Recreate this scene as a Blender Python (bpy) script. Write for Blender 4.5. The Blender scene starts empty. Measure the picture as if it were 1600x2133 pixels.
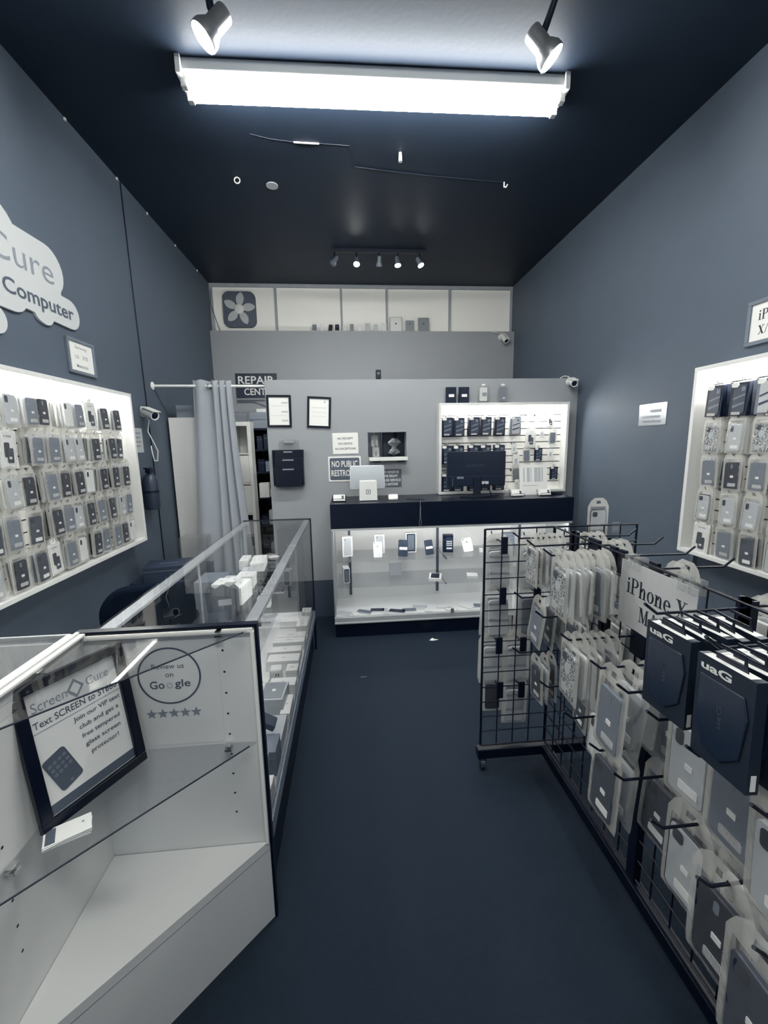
import bpy, math, random
from mathutils import Matrix, Vector
S = bpy.context.scene
COL = S.collection
R = math.radians
rnd = random.Random(7)

# ---------------------------------------------------------------- camera, world, exposure
def make_camera():
    p, y, r = R(9.45), R(4.66), R(1.04)
    fw = Vector((math.sin(y)*math.cos(p), math.cos(y)*math.cos(p), -math.sin(p)))
    rt = Vector((math.cos(y), -math.sin(y), 0)); up = rt.cross(fw)
    r2 = rt*math.cos(r) - up*math.sin(r); u2 = up*math.cos(r) + rt*math.sin(r)
    cd = bpy.data.cameras.new('camera'); cd.sensor_fit = 'HORIZONTAL'; cd.sensor_width = 36
    cd.lens = 36*861.6/1600; cd.clip_start = .02
    o = bpy.data.objects.new('camera', cd); COL.objects.link(o)
    m = Matrix((r2, u2, -fw)).transposed().to_4x4(); m.translation = (0, 0, 1.5)
    o.matrix_world = m; S.camera = o
make_camera()
w = bpy.data.worlds.new('world'); S.world = w; w.use_nodes = True
w.node_tree.nodes['Background'].inputs[0].default_value = (.76, .87, 1, 1)
w.node_tree.nodes['Background'].inputs[1].default_value = .5
S.view_settings.view_transform = 'Standard'; S.view_settings.look = 'None'
S.view_settings.exposure = 0.0; S.view_settings.gamma = 1
TUBE, LED, BULB = 92., 135., 260.
S.cycles.transparent_max_bounces = 40
S.cycles.max_bounces = 7; S.cycles.diffuse_bounces = 3; S.cycles.glossy_bounces = 3

# ---------------------------------------------------------------- materials
RAMP = [(0, (3, 17, 40)), (.1, (15, 28, 46)), (.2, (39, 50, 68)), (.35, (77, 87, 100)), (.5, (117, 126, 138)),
        (.65, (155, 161, 167)), (.8, (192, 196, 198)), (1, (245, 244, 238))]
def duo(v):
    for (a, ca), (b, cb) in zip(RAMP, RAMP[1:]):
        if v <= b:
            t = (v-a)/(b-a); c = [ca[i]+(cb[i]-ca[i])*t for i in range(3)]; break
    else: c = RAMP[-1][1]
    return tuple(((x/255+.055)/1.055)**2.4 if x > 10 else x/255/12.92 for x in c) + (1,)
def mat(name, v, rough=.5, metal=0, bump=0, bscale=80, spec=.5, mottle=0, mscale=6):
    m = bpy.data.materials.new(name); m.use_nodes = True; nt = m.node_tree; b = nt.nodes['Principled BSDF']
    c = duo(v) if not isinstance(v, tuple) else v
    b.inputs['Base Color'].default_value = c; b.inputs['Roughness'].default_value = rough
    b.inputs['Metallic'].default_value = metal; b.inputs['Specular IOR Level'].default_value = spec
    if bump or mottle:
        tc = nt.nodes.new('ShaderNodeTexCoord')
    if bump:
        n = nt.nodes.new('ShaderNodeTexNoise'); n.inputs['Scale'].default_value = bscale; n.inputs['Detail'].default_value = 4
        nt.links.new(tc.outputs['Object'], n.inputs['Vector'])
        bp = nt.nodes.new('ShaderNodeBump'); bp.inputs['Strength'].default_value = bump; bp.inputs['Distance'].default_value = .01
        nt.links.new(n.outputs['Fac'], bp.inputs['Height']); nt.links.new(bp.outputs['Normal'], b.inputs['Normal'])
    if mottle:
        n = nt.nodes.new('ShaderNodeTexNoise'); n.inputs['Scale'].default_value = mscale; n.inputs['Detail'].default_value = 5
        nt.links.new(tc.outputs['Object'], n.inputs['Vector'])
        mx = nt.nodes.new('ShaderNodeMix'); mx.data_type = 'RGBA'
        mx.inputs['A'].default_value = tuple(x*(1-mottle) for x in c[:3])+(1,)
        mx.inputs['B'].default_value = tuple(min(1, x*(1+mottle)) for x in c[:3])+(1,)
        nt.links.new(n.outputs['Fac'], mx.inputs['Factor']); nt.links.new(mx.outputs['Result'], b.inputs['Base Color'])
    return m
def emit(name, s, c=(1, .995, .95)):
    m = bpy.data.materials.new(name); m.use_nodes = True; nt = m.node_tree; nt.nodes.clear()
    e = nt.nodes.new('ShaderNodeEmission'); e.inputs[0].default_value = c+(1,); e.inputs[1].default_value = s
    o = nt.nodes.new('ShaderNodeOutputMaterial'); nt.links.new(e.outputs[0], o.inputs[0]); return m
def glass(name, tint=.93, rough=.0, milk=0, milkv=.9, fac=1.0, bump=0, bscale=40):
    m = bpy.data.materials.new(name); m.use_nodes = True; nt = m.node_tree; nt.nodes.clear(); N = nt.nodes.new; L = nt.links.new
    t = N('ShaderNodeBsdfTransparent'); t.inputs[0].default_value = (tint*.985, tint*.99, tint, 1)
    g = N('ShaderNodeBsdfGlossy'); g.inputs['Roughness'].default_value = rough
    f = N('ShaderNodeFresnel'); f.inputs['IOR'].default_value = 1.5
    ge = N('ShaderNodeNewGeometry'); inv = N('ShaderNodeMath'); inv.operation = 'SUBTRACT'; inv.inputs[0].default_value = fac
    mu = N('ShaderNodeMath'); mu.operation = 'MULTIPLY'
    sc_ = N('ShaderNodeMath'); sc_.operation = 'MULTIPLY'; sc_.inputs[1].default_value = fac
    L(ge.outputs['Backfacing'], sc_.inputs[0]); L(sc_.outputs[0], inv.inputs[1])
    L(f.outputs[0], mu.inputs[0]); L(inv.outputs[0], mu.inputs[1])
    base = t
    if milk:
        d = N('ShaderNodeBsdfDiffuse'); d.inputs[0].default_value = duo(milkv)
        tr = N('ShaderNodeBsdfTranslucent'); tr.inputs[0].default_value = duo(milkv)
        dd = N('ShaderNodeMixShader'); dd.inputs[0].default_value = .4; L(d.outputs[0], dd.inputs[1]); L(tr.outputs[0], dd.inputs[2])
        mm = N('ShaderNodeMixShader'); mm.inputs[0].default_value = milk; L(t.outputs[0], mm.inputs[1]); L(dd.outputs[0], mm.inputs[2]); base = mm
    if bump:
        tc = N('ShaderNodeTexCoord'); n = N('ShaderNodeTexNoise'); n.inputs['Scale'].default_value = bscale
        L(tc.outputs['Object'], n.inputs['Vector']); bp = N('ShaderNodeBump'); bp.inputs['Strength'].default_value = bump; bp.inputs['Distance'].default_value = .01
        L(n.outputs['Fac'], bp.inputs['Height']); L(bp.outputs['Normal'], g.inputs['Normal']); L(bp.outputs['Normal'], f.inputs['Normal'])
    x = N('ShaderNodeMixShader'); L(mu.outputs[0], x.inputs[0]); L(base.outputs[0], x.inputs[1]); L(g.outputs[0], x.inputs[2])
    o = N('ShaderNodeOutputMaterial'); L(x.outputs[0], o.inputs[0]); return m
def glitter_mat(name):
    m = mat(name, .5, .25, .3); nt = m.node_tree; b = nt.nodes['Principled BSDF']
    tc = nt.nodes.new('ShaderNodeTexCoord'); v = nt.nodes.new('ShaderNodeTexVoronoi'); v.inputs['Scale'].default_value = 260
    nt.links.new(tc.outputs['Object'], v.inputs['Vector'])
    sx = nt.nodes.new('ShaderNodeSeparateColor'); nt.links.new(v.outputs['Color'], sx.inputs[0])
    cr = nt.nodes.new('ShaderNodeValToRGB'); nt.links.new(sx.outputs[0], cr.inputs[0])
    e = cr.color_ramp.elements; e[0].color = duo(.34); e[1].color = duo(.92); e[0].position = .15; e[1].position = .9
    nt.links.new(cr.outputs[0], b.inputs['Base Color']); return m
def grille_mat(name, v0, v1, scale, axis='X'):
    m = mat(name, v0, .6); nt = m.node_tree; b = nt.nodes['Principled BSDF']
    tc = nt.nodes.new('ShaderNodeTexCoord'); wv = nt.nodes.new('ShaderNodeTexWave'); wv.bands_direction = axis
    wv.inputs['Scale'].default_value = scale; nt.links.new(tc.outputs['Object'], wv.inputs['Vector'])
    cr = nt.nodes.new('ShaderNodeValToRGB'); nt.links.new(wv.outputs['Fac'], cr.inputs[0])
    cr.color_ramp.interpolation = 'CONSTANT'; e = cr.color_ramp.elements; e[0].color = duo(v0); e[1].color = duo(v1); e[1].position = .5
    nt.links.new(cr.outputs[0], b.inputs['Base Color']); return m

M = dict(
    wall=mat('slate_wall_paint', (.074, .097, .130, 1), .6, bump=.05, bscale=60, mottle=.06, spec=.3),
    wallb=mat('grey_wall_paint', (.264, .282, .302, 1), .6, bump=.04, bscale=60, mottle=.03),
    wallbase=mat('dark_base_paint', .26, .6),
    ceil=mat('dark_ceiling_paint', (.017, .0268, .045, 1), .5, bump=.06, bscale=40, mottle=.08, spec=.14),
    carpet=mat('carpet', (.0092, .0185, .0335, 1), .65, bump=.6, bscale=500, mottle=.12, mscale=30, spec=.2),
    white=mat('white_laminate', .90, .35), white2=mat('white_paint', .9, .6), cream=mat('white_board', 1.0, .6),
    paper=mat('paper', .93, .7), pale=mat('pale_acrylic', .80, .5), greyp=mat('grey_print', .55, .7), lightp=mat('pale_print', .74, .7),
    chairfab=mat('black_fabric', (.002, .005, .012, 1), .9, spec=.05), black=mat('black_laminate', (.0012, .0042, .014, 1), .3, spec=.3), blackm=mat('black_metal', (.0012, .0042, .014, 1), .4, spec=.25), blackp=mat('black_plastic', (.0018, .0055, .018, 1), .4, spec=.3),
    ink=mat('dark_ink', .1, .6), slate=mat('slate_ink', .33, .6), navy=mat('navy_sign', .16, .45), steel=mat('brushed_steel', .72, .3, .8),
    alu=mat('aluminium', .78, .32, .4), wood=mat('grey_wood', .64, .7, bump=.2, mottle=.15, mscale=12), chrome=mat('chrome', .85, .12, 1),
    c_black=mat('case_black', .05, .4, spec=.3), c_dark=mat('case_dark', .2, .4), c_mid=mat('case_grey', .45, .4), c_light=mat('case_light', .74, .4), uagbox=mat('dark_box_card', (.010, .017, .031, 1), .4, spec=.35), uagwin=mat('dark_box_window', .15, .16), c_white=mat('case_white', .9, .35),
    c_glit=glitter_mat('glitter_case'), card=mat('card_white', .92, .5), barcode=grille_mat('barcode_print', .95, .3, 150),
    curtain=mat('grey_curtain_cloth', .62, .85, bump=.25, bscale=300), tube=emit('tube_glow', TUBE), led=emit('led_glow', LED), led2=emit('dim_led_glow', LED*.42), led3=emit('case_led_glow', LED*.42), bulb=emit('bulb_glow', BULB),
    glass=glass('display_glass', .94), pouch=glass('clear_pouch_film', .975, .10, milk=.085, milkv=1, bump=.55, bscale=30),
    pouchrim=glass('pouch_seam_film', .95, .15, milk=.34, milkv=1, bump=.5, bscale=60), acry=glass('clear_acrylic', .9, .05, milk=.15), screen=mat('dark_screen', .07, .12), box=mat('grey_cardboard', .5, .7), fan=mat('fan_plastic', .76, .4),
    grille=grille_mat('fan_guard', .27, .42, 18), photo=mat('grey_photo', .38, .3), silver=mat('silver_back', .66, .25, .35), gold=mat('champagne_back', .8, .3, .2),
)

# ---------------------------------------------------------------- mesh helpers
class MB:
    def __init__(s): s.v, s.f, s.m = [], [], Matrix.Identity(4)
    def at(s, m): s.m = m; return s
    def add(s, vs, fs):
        k = len(s.v); s.v += [tuple(s.m @ Vector(p)) for p in vs]; s.f += [tuple(k+i for i in f) for f in fs]; return s
    def box(s, x0, x1, y0, y1, z0, z1):
        return s.add([(x0, y0, z0), (x1, y0, z0), (x1, y1, z0), (x0, y1, z0), (x0, y0, z1), (x1, y0, z1), (x1, y1, z1), (x0, y1, z1)],
                     [(3, 2, 1, 0), (4, 5, 6, 7), (0, 1, 5, 4), (1, 2, 6, 5), (2, 3, 7, 6), (3, 0, 4, 7)])
    def slab(s, pts, y0, y1):            # outline in local XZ, front at y0 (faces -Y)
        n = len(pts); vs = [(x, y0, z) for x, z in pts]+[(x, y1, z) for x, z in pts]
        return s.add(vs, [tuple(range(n)), tuple(range(2*n-1, n-1, -1))]+[(i, i+n, (i+1) % n+n, (i+1) % n) for i in range(n)])
    def plate(s, pts, z0, z1):           # outline in local XY, counter-clockwise
        n = len(pts); vs = [(x, y, z0) for x, y in pts]+[(x, y, z1) for x, y in pts]
        return s.add(vs, [tuple(range(n-1, -1, -1)), tuple(range(n, 2*n))]+[(i, (i+1) % n, (i+1) % n+n, i+n) for i in range(n)])
    def tube(s, path, r, n=8, cap=True):
        P = [Vector(p) for p in path]; vs = []; fs = []
        up = None
        for i, p in enumerate(P):
            t = ((P[min(i+1, len(P)-1)]-p).normalized() + (p-P[max(i-1, 0)]).normalized())
            t = t.normalized() if t.length > 1e-6 else Vector((0, 0, 1))
            if up is None: up = t.orthogonal().normalized()
            up = (up - t*up.dot(t)).normalized(); b = t.cross(up)
            rr = r[i] if isinstance(r, (list, tuple)) else r
            vs += [p+up*rr*math.cos(2*math.pi*k/n)+b*rr*math.sin(2*math.pi*k/n) for k in range(n)]
        for i in range(len(P)-1):
            fs += [(i*n+k, i*n+(k+1) % n, (i+1)*n+(k+1) % n, (i+1)*n+k) for k in range(n)]
        if cap: fs += [tuple(range(n-1, -1, -1)), tuple((len(P)-1)*n+k for k in range(n))]
        return s.add(vs, fs)
    def lathe(s, prof, o=(0, 0, 0), axis=(0, 0, 1), n=24):
        a = Vector(axis).normalized(); o = Vector(o)
        return s.tube([o+a*h for r_, h in prof], [max(r_, 1e-4) for r_, h in prof], n)
def lathe_obj(prof, o, axis, n=24):
    m = MB(); a = Vector(axis).normalized(); u = a.orthogonal().normalized(); b = a.cross(u); o = Vector(o)
    vs = []; fs = []
    for r_, h in prof: vs += [o+a*h+u*r_*math.cos(2*math.pi*k/n)+b*r_*math.sin(2*math.pi*k/n) for k in range(n)]
    for i in range(len(prof)-1): fs += [(i*n+k, i*n+(k+1) % n, (i+1)*n+(k+1) % n, (i+1)*n+k) for k in range(n)]
    fs += [tuple(range(n-1, -1, -1)), tuple((len(prof)-1)*n+k for k in range(n))]
    return m.add(vs, fs)
def rrect(w_, h, r, cx=0, cz=0, n=4):
    pts = []
    for sx, sz, a0 in ((1, 1, 0), (-1, 1, 90), (-1, -1, 180), (1, -1, 270)):
        for k in range(n+1):
            a = R(a0+90*k/n); pts.append((cx+sx*(w_/2-r)+r*math.cos(a), cz+sz*(h/2-r)+r*math.sin(a)))
    return pts[::-1] if False else pts
def circ(r, cx=0, cz=0, n=20): return [(cx+r*math.cos(2*math.pi*k/n), cz+r*math.sin(2*math.pi*k/n)) for k in range(n)]
def mk(name, mb, m, parent=None, smooth=False, bevel=0, loc=None):
    me = bpy.data.meshes.new(name); me.from_pydata(mb.v, [], mb.f); me.materials.append(m)
    if getattr(mb, 'rim', None):
        me.materials.append(M['pouchrim'])
        for k in mb.rim: me.polygons[k].material_index = 1
    if smooth: me.shade_smooth()
    o = bpy.data.objects.new(name, me); COL.objects.link(o)
    if parent: o.parent = parent
    if loc: o.location = loc
    if bevel:
        b = o.modifiers.new('bevel', 'BEVEL'); b.width = bevel; b.segments = 2; b.limit_method = 'ANGLE'; b.angle_limit = R(40)
    if smooth:
        me.set_sharp_from_angle(angle=R(40))
    return o
def tag(o, label, cat, group=None, kind=None):
    if label: o['label'] = label
    if cat: o['category'] = cat
    if group: o['group'] = group
    if kind: o['kind'] = kind
    return o
def thing(name, label, cat, loc=(0, 0, 0), rz=0, group=None, rx=0, ry=0, sc=1):
    o = bpy.data.objects.new(name, None); COL.objects.link(o); o.empty_display_size = .05
    o.location = loc; o.rotation_euler = (R(rx), R(ry), R(rz)); o.scale = (sc, sc, sc)
    return tag(o, label, cat, group)
def struct(name, mb, m, parent=None):
    o = mk(name, mb, m, parent)
    if not parent: o['kind'] = 'structure'
    return o
def copy_tree(o, parent=None, depth=0):
    c = o.copy(); COL.objects.link(c); c.parent = parent
    for ch in o.children: copy_tree(ch, c, depth+1)
    return c
def text(body, parent, m, cx, cz, w_=None, h=None, y=-.0006, name='lettering', bold=0, t=.0004, shear=0, rot=0, space=1):
    cu = bpy.data.curves.new('t', 'FONT'); cu.body = body; cu.size = 1; cu.offset = bold; cu.shear = shear; cu.resolution_u = 3
    cu.space_character = space
    to = bpy.data.objects.new('t', cu); me = bpy.data.meshes.new_from_object(to); bpy.data.objects.remove(to)
    xs = [v.co.x for v in me.vertices]; ys = [v.co.y for v in me.vertices]
    x0, x1, y0, y1 = min(xs), max(xs), min(ys), max(ys)
    sx = (w_/(x1-x0)) if w_ else h/(y1-y0); sy = (h/(y1-y0)) if h else sx
    c, s_ = math.cos(R(rot)), math.sin(R(rot))
    for v in me.vertices:
        a = (v.co.x-(x0+x1)/2)*sx; b = (v.co.y-(y0+y1)/2)*sy
        v.co = (cx+a*c-b*s_, y, cz+a*s_+b*c)
    me.materials.clear(); me.materials.append(m); me.name = name
    o = bpy.data.objects.new(name, me); COL.objects.link(o); o.parent = parent; return o
PI = math.pi
def ring(cx, cz, rx, rz_, ix, iz, a0, a1, n=20):
    q = []
    for k in range(n):
        t0, t1 = R(a0+(a1-a0)*k/n), R(a0+(a1-a0)*(k+1)/n)
        q.append([(cx+rx*math.cos(t0), cz+rz_*math.sin(t0)), (cx+rx*math.cos(t1), cz+rz_*math.sin(t1)), (cx+ix*math.cos(t1), cz+iz*math.sin(t1)), (cx+ix*math.cos(t0), cz+iz*math.sin(t0))])
    return q
def rc(x0, x1, z0, z1): return [(x0, z0), (x1, z0), (x1, z1), (x0, z1)]
GL = {
    'i': ([rc(.12, .27, 0, .66), rc(.02, .37, 0, .05), rc(.02, .27, .61, .66), circ(.09, .19, .87, 12)], .42),
    'P': ([rc(.10, .26, 0, 1), rc(0, .38, 0, .05), rc(0, .26, .95, 1), rc(.26, .38, .94, 1), rc(.26, .38, .46, .52)]+ring(.38, .73, .36, .27, .19, .21, -90, 90), .80),
    'h': ([rc(.08, .23, 0, 1), rc(0, .31, 0, .05), rc(0, .23, .95, 1), rc(.45, .60, 0, .42), rc(.38, .68, 0, .05)]+ring(.40, .42, .20, .25, .06, .19, 0, 180), .74),
    'n': ([rc(.08, .23, 0, .66), rc(0, .31, 0, .05), rc(0, .23, .61, .66), rc(.45, .60, 0, .42), rc(.38, .68, 0, .05)]+ring(.40, .42, .20, .25, .06, .19, 0, 180), .74),
    'o': (ring(.32, .33, .31, .345, .155, .295, 0, 360, 28), .68), 'e': (ring(.30, .33, .29, .345, .14, .29, 8, 320, 26)+[rc(.12, .58, .33, .385)], .64),
    'X': ([[(.08, 1), (.28, 1), (.76, 0), (.56, 0)], [(.66, 1), (.72, 1), (.20, 0), (.14, 0)], rc(.0, .36, .95, 1), rc(.54, .84, .95, 1), rc(.02, .34, 0, .05), rc(.48, .86, 0, .05)], .9),
    'M': ([rc(.12, .18, 0, 1), rc(.78, .94, 0, 1), [(.12, 1), (.31, 1), (.60, .14), (.50, 0)], [(.50, 0), (.55, 0), (.86, 1), (.80, 1)], rc(0, .30, 0, .05), rc(.66, 1.06, 0, .05), rc(.0, .3, .95, 1), rc(.78, 1.06, .95, 1)], 1.1),
    'A': ([[(.10, 0), (.16, 0), (.46, 1), (.40, 1)], [(.38, 1), (.52, 1), (.88, 0), (.68, 0)], rc(.2, .7, .30, .36), rc(0, .28, 0, .05), rc(.58, .98, 0, .05)], 1.0),
    '/': ([[(.0, 0), (.06, 0), (.36, 1), (.30, 1)]], .42), ' ': ([], .3)}
def serif(body, parent, m, cx, cz, w_, h, y):
    P = []; x = 0
    for ch in body:
        g, adv = GL[ch]; P += [[(px+x, pz) for px, pz in q] for q in g]; x += adv+.02
    mb = MB()
    for q in P: mb.slab([(cx-w_/2+px*w_/x, cz-h/2+pz*h) for px, pz in q], y, y+.0005)
    return mk('lettering', mb, m, parent)

# ---------------------------------------------------------------- room shell
XL, XR, YF, YB, ZC = -1.478, 1.965, -1.8, 5.08, 3.27
struct('floor', MB().box(XL-.1, XR+.1, YF, YB+.1, -.1, 0), M['carpet'])
struct('ceiling', MB().box(XL-.1, XR+.1, YF, YB+.1, ZC, ZC+.1), M['ceil'])
struct('wall_left', MB().box(XL-.12, XL, YF, YB, 0, ZC), M['wall'])
struct('wall_right', MB().box(XR, XR+.12, YF, YB, 0, ZC), M['wall'])
wb_ = struct('wall_back', MB().box(XL-.1, XR+.1, YB, YB+.12, 0, ZC).box(XL, XR, 4.95, YB, 0, 2.755), M['wallb'])
# partition in front of the work room, with a pass-through opening
YP = 3.5
struct('wall_partition', MB().box(-.657, .161, YP, YP+.11, 0, 2.015).box(.485, XR, YP, YP+.11, 0, 2.015)
       .box(.161, .485, YP, YP+.11, 0, 1.385).box(.161, .485, YP, YP+.11, 1.59, 2.015), M['wallb'])
struct('baseboard_partition', MB().box(-.66, -.15, YP-.012, YP, 0, .33), M['wallbase'])
# storefront side behind the camera: piers and header around a glazed front
struct('wall_front', MB().box(XL-.1, XL+.35, YF-.1, YF, 0, ZC).box(XR-.35, XR+.1, YF-.1, YF, 0, ZC).box(XL+.35, XR-.35, YF-.1, YF, 2.5, ZC), M['wall'])
# white infill boards above the ledge, between timber studs
for i, (a, b) in enumerate(((XL, -.775), (-.752, -.045), (-.022, .474), (.497, 1.207), (1.23, XR))):
    struct('trim_%d' % (i+1), MB().box(a, b, YB-.02, YB, 2.755, 3.235), M['cream'])
wf = MB()
for x in (-.775, -.045, .474, 1.207): wf.box(x, x+.023, YB-.045, YB, 2.755, 3.235)
wf.box(XL, XR, YB-.045, YB, 3.235, ZC).box(XL, XL+.03, YB-.045, YB, 2.755, 3.235).box(XR-.022, XR, YB-.045, YB, 2.755, 3.235)
struct('trim_6', wf, M['wood'])
struct('trim_7', MB().tube([(XL+.004, 3.24, 3.26), (XL+.004, 3.25, 2.7), (XL+.004, 3.27, 2.0), (XL+.004, 3.285, 1.3), (XL+.004, 3.29, .3)], .004), M['blackm'])

# ---------------------------------------------------------------- ceiling lamps
def fluorescent(y, label):
    t = thing('fluorescent_fixture', label, 'ceiling light', (.20, y, ZC), 0, rx=0)
    L = .925
    mk('housing', MB().box(-L, L, -.068, .068, -.05, 0), M['white2'], t, bevel=.004)
    for s in (-1, 1):
        mk('end_cap', MB().box(s*L-.012, s*L+.012, -.086, .086, -.075, 0), M['white2'], t, bevel=.003)
        mk('fluorescent_tube', MB().tube([(-L+.03, s*.042, -.088), (L-.03, s*.042, -.088)], .019, 14), M['tube'], t, smooth=True)
        for e in (-1, 1): mk('lamp_holder', MB().box(e*(L-.012)-.014, e*(L-.012)+.014, s*.042-.016, s*.042+.016, -.11, -.05), M['white2'], t, bevel=.003)
    t.rotation_euler = (0, 0, R(-.6))
fluorescent(2.345, 'long white twin-tube fluorescent fixture glowing on the dark ceiling')
fluorescent(-.10, 'added unseen twin-tube fluorescent fixture brightening the near counters from above')  # out-of-view copy of the fixture, added to brighten the near counters
def spot_head(parent, o, ax, r=.045, lit=True, L=.13):
    a = Vector(ax).normalized(); o = Vector(o)
    h = mk('lamp_head', lathe_obj([(.0, -L*.55), (r*.6, -L*.55), (r*.66, -L*.5), (r*.66, 0), (r*.78, L*.08), (r*.98, L*.25), (r, L*.42), (r*.93, L*.42), (r*.75, L*.3), (.0, L*.22)], o, a, 28), M['steel'] if lit == 2 else M['c_mid'], parent, smooth=True)
    mk('bulb', lathe_obj([(.0, L*.33), (r*.88, L*.35), (r*.85, L*.41), (r*.5, L*.45), (0, L*.46)], o, a, 24), M['bulb'] if lit else M['c_mid'], h, smooth=True)
    return h
tk = thing('track_light', 'near ceiling track with two glowing metal spot heads above the fluorescent fixture', 'track light', (0, 0, 0))
mk('track', MB().box(-.75, 1.15, 1.78, 1.815, ZC-.03, ZC), M['blackm'], tk)
for hx, ax, sx in ((-.462, (-.62, -.12, -.72), -.462), (.83, (.62, -.1, -.72), .845)):
    mk('stem', MB().tube([(sx, 1.80, ZC-.03), (sx, 1.83, ZC-.10), (hx, 1.875, 3.115), (hx, 1.885, 3.09)], [.014, .012, .014, .006], 10), M['blackp'], tk, smooth=True)
    spot_head(tk, (hx, 1.885, 3.06), ax, .052, 2, .135)
tb = thing('track_light', 'far ceiling track with five small spot heads, three of them lit', 'track light', (0, 0, 0))
mk('track', MB().box(-.09, .775, 4.15, 4.185, ZC-.028, ZC), M['blackp'], tb)
for x, lit, ax in ((-.075, 0, (-.5, -.3, -.8)), (.127, 1, (-.05, -.45, -.9)), (.337, 0, (0, .5, -.9)), (.508, 1, (.05, -.3, -1)), (.716, 1, (.35, -.35, -.9))):
    mk('stem', MB().tube([(x, 4.167, ZC-.028), (x, 4.167, 3.19)], .007, 8), M['blackp'], tb)
    spot_head(tb, (x, 4.165, 3.165), ax, .030, lit, .085)
wl = thing('added_fill_lamp', 'slim unseen lamp added behind the partition to brighten the work room', 'added fill lamp', (0, 0, 0))  # hidden lamp added on the partition's back to lift the dim back room
mk('housing', MB().box(-.60, .10, 3.612, 3.66, 1.86, 1.90), M['white2'], wl); mk('fluorescent_tube', MB().tube([(-.58, 3.675, 1.875), (.08, 3.675, 1.875)], .012, 10), M['tube'], wl)
# small things on the ceiling
for i, (y, lb) in enumerate(((2.69, 'nearest one'), (3.20, 'second nearest'), (3.62, 'middle one'), (4.14, 'second farthest'), (4.68, 'farthest one'))): tag(mk('wall_clip', MB().box(XL, XL+.008, y-.006, y+.006, ZC-.018, ZC-.004), M['white2']), 'tiny white clip at the left ceiling edge, '+lb, 'clip', 'tiny clips along the left ceiling edge')
def ceil_bit(name, label, cat, mb, m, **k): return tag(mk(name, mb, m, None, **k), label, cat)
ceil_bit('pull_cord_end', 'small white cylinder hanging from the dark ceiling beyond the fluorescent fixture', 'cord end', MB().tube([(.375, 2.867, ZC), (.375, 2.867, ZC-.05)], [.009, .012], 12), M['white2'])
rg = MB(); rg.tube([(-.687+.018*math.cos(k*PI/8), 3.16, ZC-.02+.018*math.sin(k*PI/8)) for k in range(17)], .004, 8, False)
ceil_bit('ceiling_ring', 'small white ring hook on the ceiling, left of the round patch', 'hook', rg, M['white2'])
ceil_bit('ceiling_patch', 'small round pale cover plate on the dark ceiling', 'cover plate', lathe_obj([(0, 0), (.04, 0), (.04, .006), (0, .006)], (-.47, 3.239, ZC-.006), (0, 0, 1)), M['c_light'])
ceil_bit('ceiling_hook', 'small white hook at the right end of the thin ceiling cable', 'hook', MB().tube([(1.132, 3.12, ZC), (1.132, 3.12, ZC-.03), (1.14, 3.105, ZC-.04), (1.15, 3.1, ZC-.025)], .005, 8), M['white2'])
ceil_bit('ceiling_cable', 'thin pale cable stapled in a wandering line across the dark ceiling', 'cable', MB().tube([(-.512, 2.756, ZC-.002), (-.4, 2.79, ZC-.002), (-.268, 2.808, ZC-.002), (-.119, 2.812, ZC-.002), (.06, 2.82, ZC-.002), (.085, 2.9, ZC-.002), (.099, 3.01, ZC-.002), (.3, 3.04, ZC-.002), (.6, 3.075, ZC-.002), (1.12, 3.12, ZC-.001)], .0016, 6), M['c_dark'])
ceil_bit('cable_sleeve', 'short white sleeve on the thin ceiling cable', 'cable sleeve', MB().tube([(-.268, 2.8065, ZC-.004), (-.119, 2.811, ZC-.004)], .0045, 8), M['white2'])

# ---------------------------------------------------------------- packets (hang from their own origin, front faces -Y)
def film(w_=.095, h=.165, t=.012, seed=1, tab=.5):
    r_ = random.Random(seed); nx, nz = 8, 15; mb = MB(); zt = .024; V = []
    for side in (-1, 1):
        for j in range(nz+1):
            z = zt-(zt+h)*j/nz; k = j/nz
            if j <= 3: wd = w_*(tab+(1-tab)*(j/3)**.7)
            else: wd = w_
            if j == 0: wd *= .8
            if j == nz: wd *= .96
            for i in range(nx+1):
                u = i/nx*2-1
                bul = t/2*(1-abs(u)**3)*(min(1, max(0, (j-2)/2)))*(1 if j < nz else .2)
                V.append((u*wd/2, side*(bul+.0006)+r_.uniform(-.0008, .0008)*(1 if 0 < i < nx else .3), z))
    F = []; RM = []; n = (nx+1)*(nz+1)
    for side in (0, 1):
        for j in range(nz):
            for i in range(nx):
                if j == 1 and i in (3, 4): continue          # hang hole
                a = side*n+j*(nx+1)+i; q = (a, a+nx+1, a+nx+2, a+1)
                if (i in (0, nx-1) or j == nz-1 or j < 3): RM.append(len(F))
                F.append(q if side == 0 else q[::-1])
    rim = [(0, i) for i in range(nx)]
    for i in range(nx): F.append((i, i+1, n+i+1, n+i)); b = nz*(nx+1)+i; F.append((b+1, b, n+b, n+b+1))
    for j in range(nz):
        a = j*(nx+1); F.append((a+nx+1, a, n+a, n+a+nx+1)); a += nx; F.append((a, a+nx+1, n+a+nx+1, n+a))
    mb.add(V, F); mb.rim = RM; return mb
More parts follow.
